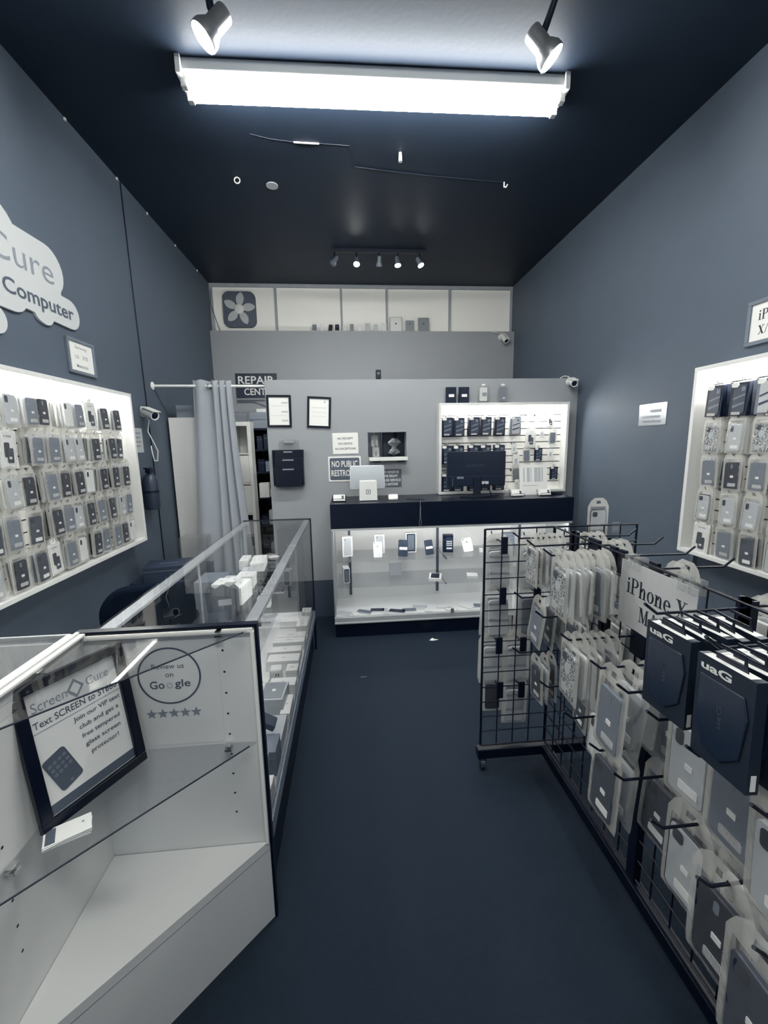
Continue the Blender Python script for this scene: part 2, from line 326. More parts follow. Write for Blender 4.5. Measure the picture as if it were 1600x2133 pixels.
def phone_case(parent, m, w_=.068, h=.125, cz=-.092, t=.009, style=0, label=True, seed=0, name='phone_case'):
    c = mk(name, MB().slab(rrect(w_, h, .010, 0, cz, 5), -t/2, t/2), m, parent, bevel=.0018)
    x0, zt = -w_/2, cz+h/2
    if style == 0: mk('camera_cutout', MB().slab(rrect(.016, .028, .006, x0+.016, zt-.022), -t/2-.0008, -t/2+.001), M['ink'] if m is not M['c_black'] else M['c_mid'], c)
    elif style == 1: mk('camera_cutout', MB().slab(rrect(.009, .020, .004, 0, zt-.019), -t/2-.0008, -t/2+.001), M['c_mid'], c)
    elif style == 2: mk('camera_cutout', MB().slab(rrect(.036, .014, .006, 0, zt-.017), -t/2-.0008, -t/2+.001), M['c_light'], c)
    elif style == 3: mk('camera_cutout', MB().slab(rrect(.022, .022, .006, x0+.018, zt-.018), -t/2-.0008, -t/2+.001), M['ink'], c)
    if label:
        mk('price_sticker', MB().slab(rrect(.015, .010, .001, .004, cz-.004), -t/2-.0012, -t/2), M['paper'], c)
        mk('barcode_label', MB().slab(rrect(.038, .016, .002, .006, cz-h/2+.020), -t/2-.0012, -t/2), M['barcode'] if seed % 2 else M['paper'], c)
    return c
PROTO = {}
DESC = {'black': 'black phone case', 'dark': 'dark grey phone case', 'grey': 'grey phone case', 'light': 'pale phone case', 'clear': 'clear phone case', 'card': 'white printed case card',
        'glitter': 'glitter phone case', 'boxed': 'dark framed case box', 'uag': 'large dark case box', 'slip': 'white accessory packet', 'ring': 'black-edged clear case', 'ugrey': 'grey framed case box', 'plain': 'milky packet from behind'}
def packet(kind):
    if kind in PROTO: return copy_tree(PROTO[kind])
    r = bpy.data.objects.new({'card': 'case_card', 'boxed': 'case_box', 'uag': 'case_box', 'ugrey': 'case_box', 'slip': 'accessory_packet'}.get(kind, 'case_packet'), None); COL.objects.link(r); r.empty_display_size = .03
    sd = sum(map(ord, kind))
    if kind in ('black', 'dark', 'grey', 'light', 'clear', 'glitter', 'ring', 'plain'):
        mm = {'black': 'c_black', 'dark': 'c_dark', 'grey': 'c_mid', 'light': 'c_light', 'clear': 'c_white', 'glitter': 'c_glit', 'ring': 'c_light', 'plain': 'c_mid'}[kind]
        st = {'black': 1, 'dark': 3, 'grey': 1, 'light': 0, 'clear': 0, 'glitter': 3, 'ring': 3, 'plain': 9}[kind]
        c = phone_case(r, M[mm], style=st, seed=sd, label=kind not in ('glitter', 'clear', 'plain'))
        if kind == 'glitter':
            mk('case_emblem', MB().slab(rrect(.026, .03, .010, 0, -.075), -.0056, -.0045), M['c_light'], c); mk('barcode_label', MB().slab(rrect(.024, .022, .002, -.012, -.135), -.0056, -.0045), M['barcode'], c)
        if kind == 'ring':
            e = MB(); o_ = rrect(.068, .125, .010, 0, -.092, 5)
            e.tube([(x, 0, z) for x, z in o_]+[(o_[0][0], 0, o_[0][1])], .0042, 6, False); mk('case_bumper', e, M['c_black'], c)
        mk('clear_pouch', film(seed=sd), M['pouch'], r, smooth=True)
    elif kind == 'card':
        c = mk('backing_card', MB().slab([(-.045, -.16), (.045, -.16), (.045, -.008), (.02, -.008), (.016, .012), (-.016, .012), (-.02, -.008), (-.045, -.008)], -.002, .002), M['card'], r)
        text('CURVED', c, M['slate'], 0, -.028, w_=.045, y=-.0026)
        p = mk('printed_case', MB().slab(rrect(.028, .062, .006, -.008, -.085), -.0032, -.002), M['ink'], c); mk('printed_case', MB().slab(rrect(.034, .062, .006, .008, -.108), -.0040, -.0026), M['c_dark'], c)
        mk('price_sticker', MB().slab(rrect(.014, .010, .001, .006, -.118), -.0046, -.004), M['paper'], c)
        mk('clear_pouch', film(seed=sd), M['pouch'], r, smooth=True)
    elif kind in ('boxed', 'ugrey'):
        dk = kind == 'boxed'
        b = mk('box_body', MB().slab(rrect(.092, .150, .003, 0, -.09), -.008, .008), M['c_black'] if dk else M['c_mid'], r)
        mk('hang_tab', MB().slab([(-.016, -.016), (.016, -.016), (.012, .014), (-.012, .014)], -.001, .001), M['acry'], r)
        c = mk('phone_case', MB().slab(rrect(.066, .128, .010, .004, -.092, 5), -.0105, -.0075), M['c_dark'] if dk else M['c_light'], r, bevel=.001)
        mk('camera_cutout', MB().slab(rrect(.020, .02, .005, .022, -.045), -.0112, -.0100), M['c_mid'], c)
        mk('case_pattern', MB().slab([(-.026, -.085), (.034, -.065), (.034, -.073), (-.026, -.093)], -.0112, -.0100).slab([(-.026, -.118), (.034, -.101), (.034, -.11), (-.026, -.13)], -.0112, -.0100), M['c_mid'] if dk else M['c_dark'], c)
        mk('logo_pill', MB().slab(rrect(.036, .021, .008, -.024, -.026), -.0118, -.0078), M['paper'], r)
        mk('barcode_label', MB().slab(rrect(.048, .013, .003, -.004, -.153), -.0118, -.0078), M['barcode'], r)
    elif kind == 'uag':
        b = mk('box_body', MB().slab(rrect(.125, .210, .002, 0, -.118), -.011, .011), M['uagbox'], r)
        text('uaG', b, M['c_white'], -.018, -.032, w_=.068, h=.017, y=-.0118, bold=.03)
        mk('clear_window', MB().slab([(-.05, -.05), (.045, -.05), (.055, -.09), (.045, -.17), (.01, -.2), (-.035, -.19), (-.052, -.15)], -.0150, -.011), M['uagwin'], b, bevel=.004)
        text('uaG', b, M['c_dark'], 0, -.115, w_=.045, h=.011, y=-.0155, rot=90, bold=.02)
        mk('barcode_label', MB().box(.0625, .0630, -.005, .005, -.215, -.185), M['barcode'], b)
        mk('hang_tab', MB().slab([(-.034, -.014), (.034, -.014), (.026, .018), (-.026, .018), (-.026, .012), (.024, .012), (.024, -.002), (-.034, -.002)][::1], .001, .003), M['blackp'], r)
        mk('white_edge', MB().box(-.05, .05, -.010, .010, -.0135, -.0125), M['card'], r)
    elif kind == 'slip':
        c = mk('backing_card', MB().slab(rrect(.045, .075, .004, 0, -.045), -.0015, .0015), M['card'], r)
        mk('accessory', MB().slab(rrect(.016, .03, .004, 0, -.05), -.005, -.0015), M['c_light'], c)
        mk('hang_tab', MB().box(-.008, .008, -.001, .001, -.012, .012), M['acry'], r)
    PROTO[kind] = r
    return r
ORD = ['first', 'second', 'third', 'fourth', 'fifth', 'sixth', 'seventh', 'eighth', 'ninth', 'tenth', 'eleventh', 'twelfth']
def stack(kinds, pos, step, rz, sc, where, group, jit=3, sx=1, roll=0):
    """one hook's stack: kinds[0] is the front packet, step = vector towards the wall"""
    for i, kd in enumerate(kinds):
        r = packet(kd); s_ = step
        r.location = (pos[0]+s_[0]*i+rnd.uniform(-.002, .002), pos[1]+s_[1]*i+rnd.uniform(-.003, .003), pos[2]+rnd.uniform(-.003, .002))
        r.rotation_euler = (R(rnd.uniform(-2, 2)), R(roll*.6+rnd.uniform(-jit, jit)), R(rz+rnd.uniform(-jit, jit))); r.scale = (sc*sx, sc, sc)
        r['label'] = '%s, %s %s' % (DESC[kd], 'front of' if i == 0 else ORD[i]+' in', where); r['category'] = 'case packet' if kd not in ('boxed', 'uag', 'ugrey') else 'case box'; r['group'] = group

# ---------------------------------------------------------------- lit wall displays
def wall_display(name, label, loc, rz, W, H, D, rows, hooks, hl=.09, groove=.0567, g0=None):
    """local: x 0..W along the wall, back at y=0, front at y=-D, z 0..H"""
    t = thing(name, label, 'wall display', loc, rz); f = .022
    fr = mk('frame', MB().box(0, W, -D, 0, 0, f).box(0, W, -D, 0, H-f, H).box(0, f, -D, 0, f, H-f).box(W-f, W, -D, 0, f, H-f), M['white'], t, bevel=.002)
    mk('slot_backing', MB().box(f, W-f, -.004, 0, f, H-f), M['ink'], t)
    mb = MB(); z = g0 if g0 is not None else (rows[0] - loc[2]); gs = []
    while z > f+.02: gs.append(z); z -= groove
    gs = gs[::-1]; lo = f
    for g in gs+[None]:
        hi = (g-.0035) if g else H-f
        mb.box(f, W-f, -.016, -.004, lo, hi); lo = (g+.0035) if g else 0
    mk('slat_panel', mb, M['cream'], t)
    mk('light_strip', MB().box(f+.01, W-f-.01, -D+.012, -D+.024, H-f-.010, H-f-.001), M['led'], t)
    k = 0
    for rz_, xs in hooks:
        for x in xs:
            z = rz_-loc[2]; k += 1
            mk('hook', MB().tube([(x, -.014, z), (x, -.02, z), (x, -.014-hl+.012, z-.002), (x, -.014-hl, z+.012)], .0018, 6).box(x-.008, x+.008, -.018, -.014, z-.01, z+.006), M['chrome'], t)
    return t
# left wall display
LX0 = .5
LR = [1.752, 1.582, 1.412, 1.242, 1.072]
LP = [[(1.77, 'clear', 3), (1.87, 'light', 3), (1.985, 'grey', 4), (2.055, 'black', 2), (2.22, 'clear', 5), (2.31, 'grey', 3), (2.41, 'card', 1), (2.535, 'black', 3), (2.66, 'black', 2)],
      [(1.72, 'black', 2), (1.835, 'card', 2), (2.00, 'grey', 5), (2.10, 'grey', 4), (2.2, 'light', 3), (2.275, 'light', 2), (2.42, 'black', 4), (2.575, 'black', 3), (2.66, 'dark', 3)],
      [(1.70, 'light', 2), (1.81, 'light', 3), (1.905, 'black', 1), (2.045, 'grey', 5), (2.14, 'black', 3), (2.25, 'black', 5), (2.33, 'clear', 2), (2.46, 'black', 4), (2.59, 'black', 3), (2.70, 'black', 4)],
      [(1.69, 'dark', 2), (1.79, 'grey', 3), (1.91, 'dark', 1), (2.045, 'black', 4), (2.13, 'grey', 3), (2.2, 'light', 3), (2.31, 'black', 4), (2.39, 'grey', 1), (2.50, 'black', 3), (2.62, 'light', 3), (2.70, 'grey', 2)],
      [(1.66, 'light', 2), (1.79, 'black', 3), (1.905, 'dark', 2), (1.99, 'card', 1), (2.115, 'grey', 5), (2.205, 'clear', 2), (2.34, 'black', 3), (2.41, 'grey', 2), (2.53, 'grey', 2), (2.61, 'black', 2), (2.69, 'clear', 2)]]
LZ0, LH = .885, .953
HK = [(z, [y-LX0 for y, k, n in row]) for z, row in zip(LR, LP)]
wall_display('wall_display', 'long lit white slatwall display of phone cases on the left wall', (XL, LX0, LZ0), 90, 2.845-LX0, LH, .108, LR, HK, g0=LR[0]-LZ0+.003)
ROWN = ['top row', 'second row', 'middle row', 'fourth row', 'bottom row']
MIXB = {'clear': ['clear', 'light', 'clear', 'black', 'black'], 'grey': ['grey', 'light', 'grey', 'black', 'light'], 'black': ['black', 'light', 'black', 'dark', 'black'], 'light': ['light', 'clear', 'light', 'grey'], 'card': ['card', 'card'], 'dark': ['dark', 'grey', 'black']}
for ri, row in enumerate(LP):
    for ci, (y, kd, n) in enumerate(row):
        stack([MIXB[kd][i % len(MIXB[kd])] if i else kd for i in range(n)], (XL+.095, y, LR[ri]+.0), (-.0145, 0, 0), 90, .93 if y > 1.95 else .98,
              '%s stack from right, %s, left wall display' % (ORD[len(row)-1-ci], ROWN[ri]), 'case packets on the left wall display')
# right wall display (local x runs towards the camera)
RR = [1.772, 1.590, 1.410, 1.230, 1.055]
RC = [2.02, 1.885, 1.755, 1.63, 1.50]
RK = [['boxed', 'boxed', 'ugrey', 'boxed', 'grey'], ['glitter', 'light', 'glitter', 'light', 'clear'], ['grey', 'black', 'grey', 'dark', 'black'], ['ring', 'light', 'light', 'grey', 'light'], ['card', 'grey', 'dark', 'ring', 'grey']]
RN = [[3, 4, 2, 2, 2], [3, 4, 2, 2, 2], [4, 2, 3, 2, 2], [2, 3, 2, 3, 2], [2, 3, 4, 2, 2]]
wall_display('wall_display', 'lit white slatwall display of phone cases on the right wall', (XR, 2.158, .866), -90, 1.4, 1.0, .108, RR, [(z, [2.158-y for y in RC]) for z in RR], groove=.0603, g0=RR[0]-.866+.003)
for ri in range(5):
    for ci in range(5):
        kd = RK[ri][ci]; kk = [kd]+[{'boxed': 'boxed', 'ugrey': 'ugrey', 'glitter': 'clear', 'grey': 'grey', 'black': 'black', 'ring': 'clear', 'light': 'light', 'card': 'card', 'dark': 'dark', 'clear': 'light'}[kd]]*(RN[ri][ci]-1)
        stack(kk, (XR-.095, RC[ri and ci or ci], RR[ri]), (.0185 if kd in ('boxed', 'ugrey') else .016, 0, 0), -90, 1.04, '%s stack from left, %s, right wall display' % (ORD[ci], ROWN[ri]), 'case packets on the right wall display')
# back wall display
BR = [1.712, 1.482, 1.252]; BX = [.815, .913, 1.04, 1.143, 1.262]
BZ0 = 1.064
wall_display('wall_display', 'lit white slatwall display on the grey partition behind the monitor', (.742, YP, BZ0), 0, 1.105, 1.812-BZ0, .10, BR, [(BR[0], [x-.742 for x in BX+[1.39, 1.51, 1.585, 1.71]]), (BR[1], [x-.742 for x in BX+[1.39]]), (BR[2], [x-.742 for x in BX+[1.39]])], hl=.075, g0=BR[0]-BZ0+.003)
for ri in range(3):
    for ci, x in enumerate(BX):
        stack(['boxed']*2, (x, YP-.075, BR[ri]), (0, .02, 0), 0, .99, '%s stack from left, %s, back wall display' % (ORD[ci], ('top row', 'middle row', 'bottom row')[ri]), 'dark case boxes on the back wall display', jit=1.5)
stack(['ugrey', 'light'], (1.395, YP-.075, BR[0]), (0, .02, 0), 0, .99, 'hook right of dark boxes, top row, back wall display', 'case packets on the back wall display')
for x, z, kd, s_, lb in ((1.505, 1.712, 'slip', .85, 'top row left of the two, back wall display'), (1.585, 1.712, 'slip', .8, 'top row right of the two, back wall display'), (1.71, 1.715, 'card', .62, 'top right corner hook, back wall display'),
                         (1.545, 1.60, 'card', .95, 'second tier centre hook, back wall display'), (1.64, 1.60, 'slip', .9, 'narrow hook beside the card, back wall display'), (1.735, 1.59, 'plain', .72, 'right edge hook, second tier, back wall display'),
                         (1.40, 1.485, 'slip', 1.0, 'hook right of middle case boxes, back wall display'), (1.42, 1.40, 'slip', 1.3, 'hook below the middle accessory, back wall display'), (1.51, 1.44, 'plain', .72, 'hook above the leaning sheet, back wall display'),
                         (1.615, 1.45, 'boxed', .72, 'dark one above the leaning sheet, back wall display'), (1.72, 1.44, 'slip', 1.1, 'right edge hook, middle tier, back wall display'), (1.42, 1.29, 'plain', .8, 'hook left of the leaning sheet, back wall display'),
                         (1.76, 1.285, 'boxed', .72, 'right of the leaning sheet, back wall display'), (1.43, 1.18, 'slip', .8, 'low hook behind the pump bottle, back wall display')):
    stack([kd], (x, YP-.05, z-.002), (0, .02, 0), 0, s_, lb, 'accessories on the back wall display')
# boxes standing on the back wall display
def standing_case_box(x, kind, lb):
    if kind == 0:
        t = thing('case_box', lb, 'case box', (x, YP-.05, 1.812), 0, 'boxes standing on top of the back wall display')
        b = mk('box_body', MB().box(-.042, .042, -.012, .012, 0, .130), M['c_black'], t, bevel=.001); mk('price_label', MB().slab(rrect(.045, .022, .002, .002, .062), -.0128, -.012), M['paper'], b)
    else:
        t = thing('case_packet', lb, 'case packet', (x, YP-.05, 1.812), 0, 'boxes standing on top of the back wall display')
        b = mk('blister_box', MB().slab([(-.046, 0), (.046, 0), (.044, .125), (.038, .14), (-.038, .14), (-.044, .125)], -.014, .014), M['acry'], t)
        mk('hang_tab', MB().slab(rrect(.03, .016, .006, 0, .146), -.001, .001), M['c_white'], b)
        c = mk('phone_case', MB().slab(rrect(.062, .108, .008, 0, .072), -.006, .005), M['c_white'] if kind == 1 else M['c_mid'], t); mk('printed_label', MB().slab(rrect(.018 if kind == 2 else .036, .012 if kind == 2 else .03, .001, .008, .04 if kind == 2 else .07), -.0068, -.006), M['greyp'] if kind == 1 else M['paper'], c)
standing_case_box(.85, 0, 'leftmost dark case box standing on top of the back wall display'); standing_case_box(.958, 0, 'second dark case box from left on top of the back wall display')
standing_case_box(1.122, 1, 'clear box with white case standing on top of the back wall display'); standing_case_box(1.287, 2, 'clear box with grey case standing on top of the back wall display')

# ---------------------------------------------------------------- signs
def board(name, label, cat, loc, rz, w_, h, m, t=.004, ry=0, frame=None, fw=.018, group=None, rx=0):
    r = thing(name, label, cat, loc, rz, group, ry=ry, rx=rx)
    if frame:
        mk('frame', MB().box(-w_/2, w_/2, -.014, 0, h/2-fw, h/2).box(-w_/2, w_/2, -.014, 0, -h/2, -h/2+fw).box(-w_/2, -w_/2+fw, -.014, 0, -h/2+fw, h/2-fw).box(w_/2-fw, w_/2, -.014, 0, -h/2+fw, h/2-fw), frame, r, bevel=.002)
        p = mk('sheet', MB().box(-w_/2+fw, w_/2-fw, -.006, -.001, -h/2+fw, h/2-fw), m, r)
        p['yf'] = -.0066
    else:
        p = mk('panel', MB().slab(rrect(w_, h, min(.006, h/10)), -t, 0), m, r); p['yf'] = -t-.0006
    return r, p
def lines(p, rows, m, y=None):
    for body, cx, cz, w_, h in rows: text(body, p, m, cx, cz, w_=w_, h=h, y=p['yf'], bold=.012)
r, p = board('wall_sign', 'white sign reading no receipt no device no exceptions on the partition', 'sign', (-.026, YP, 1.504), 0, .212, .172, M['paper'], ry=-.6)
lines(p, [('NO RECEIPT', 0, .040, .13, .017), ('NO DEVICE', 0, -.002, .115, .017), ('NO EXCEPTIONS', 0, -.044, .172, .017)], M['ink'])
r, p = board('wall_sign', 'dark white-bordered sign reading no public restroom behind the tablet stand', 'sign', (-.038, YP, 1.293), 0, .272, .208, M['paper'])
q = mk('sign_face', MB().slab(rrect(.248, .184, .012), -.0055, -.004), M['slate'], r); q['yf'] = -.0061
lines(q, [('NO PUBLIC', 0, .042, .215, .052), ('RESTROOM', 0, -.034, .225, .052)], M['paper'])
r, p = board('wall_sign', 'small dark sign partly hidden right of the tablet stand, about refusing service', 'sign', (.345, YP, 1.207), 0, .19, .15, M['slate'])
lines(p, [('WE RESERVE', 0, .050, .145, .022), ('THE RIGHT', 0, .018, .125, .022), ('REFUSE SERVICE', 0, -.018, .175, .022), ('TO ANYONE', 0, -.052, .125, .022)], M['paper'])
r, p = board('wall_sign', 'dark sign reading repair center on the back wall above the doorway', 'sign', (-1.015, 4.95, 2.165), 0, .46, .27, M['navy'])
lines(p, [('REPAIR', 0, .062, .40, .085), ('CENTER', .03, -.065, .34, .075)], M['paper'])
r, p = board('framed_notice', 'black-framed form hanging left on the partition', 'framed notice', (-.552, YP, 1.770), 0, .195, .255, M['paper'], frame=M['black'], ry=.8, group='black-framed notices on the partition')
mk('form_print', MB().box(.02, .07, -.0070, -.006, .06, .072).box(.02, .07, -.0070, -.006, -.01, .002).box(.02, .07, -.0070, -.006, -.08, -.068).box(-.065, .06, -.0068, -.006, .040, .042).box(-.065, .06, -.0068, -.006, -.035, -.033), M['lightp'], p)
r, p = board('framed_notice', 'tilted black-framed letter hanging right on the partition', 'framed notice', (-.232, YP, 1.757), 0, .192, .25, M['paper'], frame=M['black'], ry=3.2, group='black-framed notices on the partition')
mk('form_print', MB().box(-.06, .06, -.0068, -.006, .035, .038).box(-.06, .06, -.0068, -.006, .0, .002).box(-.05, .05, -.0068, -.006, -.032, -.030).slab(circ(.009, .045, .085), -.0068, -.006), M['lightp'], p)
r, p = board('framed_notice', 'small grey-framed sheet listing phone makers on the left wall', 'framed notice', (XL, 2.555, 2.0), 90, .24, .185, M['paper'], frame=M['c_mid'], fw=.016)
lines(p, [('Samsung', 0, .048, .10, .020), ('LG    ZTE', 0, .0, .11, .018), ('Motorola', 0, -.048, .10, .018)], M['greyp'])
r, p = board('framed_notice', 'grey-framed phone model sheet cut by the right edge, above the right display', 'framed notice', (XR, 1.84, 2.035), -90, .29, .205, M['paper'], frame=M['c_mid'], fw=.018)
serif('iPhone', p, M['ink'], -.01, .032, .165, .046, -.0068); serif('X/X', p, M['ink'], -.045, -.036, .085, .040, -.0068)
r, p = board('wall_sign', 'small shiny pale sign alone on the right wall, without receipt', 'sign', (XR, 2.585, 1.652), -90, .245, .138, M['silver'], rx=0)
lines(p, [('Without Receipt', 0, -.045, .17, .018)], M['slate'])
mk('faded_print', MB().box(-.02, .08, -.0048, -.004, .012, .030).box(-.09, .07, -.0048, -.004, -.022, -.008), M['c_mid'], p)
r, p = board('wall_sign', 'small pale notice partly behind the left wall display edge', 'sign', (XL, 3.06, 1.55), 90, .19, .17, M['c_light'])
mk('printed_lines', MB().box(-.06, .07, -.0048, -.004, .045, .055).box(-.06, .06, -.0048, -.004, .015, .025).box(-.06, .07, -.0048, -.004, -.015, -.005).box(-.06, .05, -.0048, -.004, -.045, -.035), M['greyp'], p)
# cloud-edged shop logo on the left wall
lg = thing('shop_logo', 'large pale cloud-edged logo plaque on the left wall, cut by the left edge', 'logo sign', (XL+.001, 0, 0), 90)
pq = MB()
def blob(x0, z0, x1, z1, r_, k):
    d = Vector((x1-x0, z1-z0)); a = math.atan2(d.y, d.x)
    pts = [(x1+r_*math.cos(a-PI/2+PI*i/12), z1+r_*math.sin(a-PI/2+PI*i/12)) for i in range(13)]+[(x0+r_*math.cos(a+PI/2+PI*i/12), z0+r_*math.sin(a+PI/2+PI*i/12)) for i in range(13)]
    pq.slab(pts, -.012-k*.00005, 0)
for k, b in enumerate(((1.4, 2.36, 2.36, 2.385, .115), (1.85, 2.42, 2.05, 2.43, .13), (1.6, 2.24, 2.495, 2.21, .075), (2.28, 2.17, 2.30, 2.165, .06), (2.2, 2.3, 2.35, 2.3, .09), (1.2, 2.06, 1.985, 2.05, .06), (1.9, 2.2, 2.1, 2.2, .09))): blob(*b, k)
pqo = mk('plaque', pq, M['pale'], lg)
text('Cure', pqo, M['greyp'], 2.195, 2.375, w_=.40, h=.115, y=-.0135, bold=-.005)
text('Computer', pqo, M['slate'], 2.285, 2.205, w_=.47, h=.09, y=-.0135, bold=.015)

# ---------------------------------------------------------------- box fan, ledge phones and tablets
fn = thing('box_fan', 'square box fan with five pale blades set in the upper left board', 'fan', (-1.163, YB-.022, 2.998))
mk('fan_frame', MB().slab(rrect(.355, .375, .07, 0, 0, 6), -.03, 0), M['slate'], fn)
mk('rear_grille', MB().slab(rrect(.335, .355, .062, 0, 0, 6), -.033, -.03), M['grille'], fn)
for k in range(5):
    a0 = R(80+72*k); pts = []
    for i in range(9): t_ = i/8; pts.append((.03+.145*t_, .040*math.sin(PI*min(1, t_*1.0))**.7+.006))
    for i in range(9): t_ = 1-i/8; pts.append((.03+.145*t_, -.034*math.sin(PI*t_)**.7-.004))
    c, s_ = math.cos(a0), math.sin(a0)
    mk('fan_blade', MB().slab([(x*c-z*s_, x*s_+z*c) for x, z in pts], -.046, -.040), M['fan'], fn)
mk('hub', lathe_obj([(.052, 0), (.052, .01), (.04, .018), (0, .02)], (0, -.038, 0), (0, -1, 0)), M['white2'], fn, smooth=True)
cord = MB().tube([(XL+.02, 5.03, 3.2), (XL+.01, 5.02, 3.05), (XL+.05, 5.02, 2.9), (XL+.09, 5.02, 2.77)], .004, 6)
tag(mk('fan_cord', cord, M['slate']), 'dark cord hanging down the corner beside the box fan', 'cord')
tag(mk('support_bar', MB().tube([(-.395, 5.035, 2.775), (1.0, 5.035, 2.775)], .008, 8), M['white2']), 'thin metal rod on the high ledge behind the phones', 'rod')
def apple(mb, cx, cz, s_, y):
    pts = []
    for i in range(28):
        a = 2*PI*i/28; r_ = s_*(1+.06*math.cos(2*a)) - (.18*s_ if abs(math.sin(a)+1) < .03 or abs(math.sin(a)-1) < .03 else 0)
        x, z = r_*math.cos(a)*.95, r_*math.sin(a)
        d = math.hypot(x-s_*1.25, z-.1*s_)
        if d < .55*s_: x = s_*1.25-.55*s_*(s_*1.25-x)/max(d, 1e-6)
        pts.append((cx+x, cz+z))
    mb.slab(pts, y-.0006, y); mb.slab([(cx+.0*s_, cz+1.1*s_), (cx+.35*s_, cz+1.25*s_), (cx+.45*s_, cz+1.7*s_), (cx+.1*s_, cz+1.5*s_)], y-.0006, y)
def device(name, label, cat, loc, w_, h, m, t=.008, lean=-8, rz=0, ry=0, group=None, logo=None, rim=None, sticker=False, lens=True, foot=0):
    r = thing(name, label, cat, loc, rz, group, rx=lean, ry=ry)
    b = mk('body', MB().slab(rrect(w_, h, min(.012, w_*.14), 0, h/2), -t/2, t/2), m, r, bevel=.0012)
    if rim: mk('rim', MB().slab(rrect(w_*1.05, h*1.03, w_*.1, 0, h/2), -t/2+.001, t/2+.002), rim, r)
    if logo:
        lm = MB(); apple(lm, 0, h*.56 if w_ > .1 else h*.70, w_*.075, -t/2); mk('emblem', lm, logo, b)
    if lens: mk('camera_lens', MB().slab(circ(w_*.06, -w_*.34, h*.92, 12), -t/2-.0007, -t/2), M['ink'] if m is not M['c_black'] else M['c_mid'], b)
    if sticker: mk('price_sticker', MB().slab(rrect(w_*.8, h*.16, .002, w_*.03, h*.48), -t/2-.0008, -t/2), M['paper'], b)
    if foot: mk('foot_strip', MB().slab(rrect(w_*.96, h*.12, .002, 0, h*.07), -t/2-.0008, -t/2), M['c_white'], b)
    return r
GP = 'old phones lined up on the high ledge'
for i, (x, w_, h, m, lg_, lb, ry) in enumerate(((-.342, .047, .078, 'c_mid', 0, 'grey phone with white foot at left end of the high ledge', 0), (-.256, .042, .078, 'c_white', 0, 'small white phone second from left on the high ledge', 0),
        (-.168, .044, .078, 'c_black', 0, 'tilted black phone third from left on the high ledge', 8), (-.088, .045, .08, 'c_black', 1, 'upright black phone fourth from left on the high ledge', 0), (-.004, .042, .072, 'c_white', 1, 'white phone just right of the first centre stud, on the ledge', 0),
        (.078, .044, .085, 'silver', 1, 'silver dark-topped phone sixth from left on the high ledge', 0), (.168, .048, .082, 'c_white', 1, 'white phone seventh from left on the high ledge', 0), (.26, .057, .095, 'gold', 1, 'wider pale phone eighth from left on the high ledge', 0),
        (.352, .046, .085, 'gold', 1, 'pale phone ninth from left on the high ledge', 0), (.448, .052, .10, 'c_white', 1, 'tall white phone next to the white tablet on the ledge', 0))):
    device('smartphone', lb, 'phone', (x, 4.99, 2.757), w_, h, M[m], ry=ry, group=GP, logo=M['ink'] if lg_ and m != 'c_black' else (M['c_light'] if lg_ else None), foot=i in (0, 1, 3))
GT = 'tablets on the high ledge'
device('tablet', 'white tablet with dark rim, leftmost tablet on the high ledge', 'tablet', (.583, 4.985, 2.757), .135, .16, M['c_white'], group=GT, logo=M['ink'], rim=M['slate'], lens=False)
device('tablet', 'small grey tablet in the middle of the three tablets on the ledge', 'tablet', (.745, 4.985, 2.757), .10, .128, M['silver'], group=GT, logo=M['ink'], lens=False)
device('tablet', 'large silver tablet at the right end of the high ledge', 'tablet', (.904, 4.985, 2.757), .13, .16, M['silver'], group=GT, logo=M['ink'], lens=False)

# ---------------------------------------------------------------- security cameras
def bullet_cam(label, loc, rz, pitch, cord=None, sc=1):
    t = thing('security_camera', label, 'security camera', loc, rz, None, sc=sc)
    mk('mount', lathe_obj([(.035, 0), (.035, .012), (.012, .02), (.010, .05), (0, .05)], (0, 0, 0), (0, -1, 0)), M['white2'], t, smooth=True)
    a = Vector((0, -math.cos(R(pitch)), -math.sin(R(pitch)))); o = Vector((0, -.05, -.005))
    b = mk('camera_body', lathe_obj([(0, -.03), (.028, -.03), (.032, -.02), (.032, .09), (.027, .09), (.026, .082), (0, .082)], o, a), M['white2'], t, smooth=True)
    mk('lens', lathe_obj([(0, 0), (.024, 0), (.024, .003), (.012, .006), (0, .006)], o+a*.082, a), M['screen'], b, smooth=True)
    mk('sun_hood', MB().at(Matrix.Translation(o) @ Matrix.Rotation(R(pitch), 4, 'X')).box(-.033, .033, -.10, .03, .030, .035), M['white2'], b)
    if cord: mk('cord', MB().tube(cord, .004, 6), M['white2'], t, smooth=True)
    return t
bullet_cam('white bullet camera with dangling looped cord on the left wall', (XL, 3.20, 1.752), 60, 18, [(0, -.03, -.02), (.01, -.05, -.06), (.0, -.04, -.14), (.03, -.05, -.22), (.055, -.05, -.28), (.045, -.05, -.35), (.02, -.05, -.35), (.01, -.05, -.30), (.012, -.04, -.24)])
bullet_cam('white bullet camera at the top right corner of the partition', (1.885, YP, 1.985), -8, 20, [(0, -.02, .03), (-.02, -.02, .05), (-.06, -.015, .055), (-.10, -.01, .035)], .85)
bullet_cam('small white camera below the ledge near the right wall', (1.80, 4.95, 2.69), 20, 45, [(0, -.01, .03), (-.05, -.01, .045), (-.15, -.01, .05)], .95)
t = thing('webcam', 'small black camera standing on top of the partition', 'security camera', (.262, YP+.04, 2.015))
mk('body', MB().box(-.021, .021, -.02, .02, .004, .08), M['black'], t, bevel=.005); mk('lens', lathe_obj([(0, 0), (.010, 0), (.009, .004), (0, .004)], (0, -.02, .05), (0, -1, 0)), M['c_mid'], t); mk('foot', MB().box(-.018, .018, -.018, .018, 0, .006), M['blackp'], t)

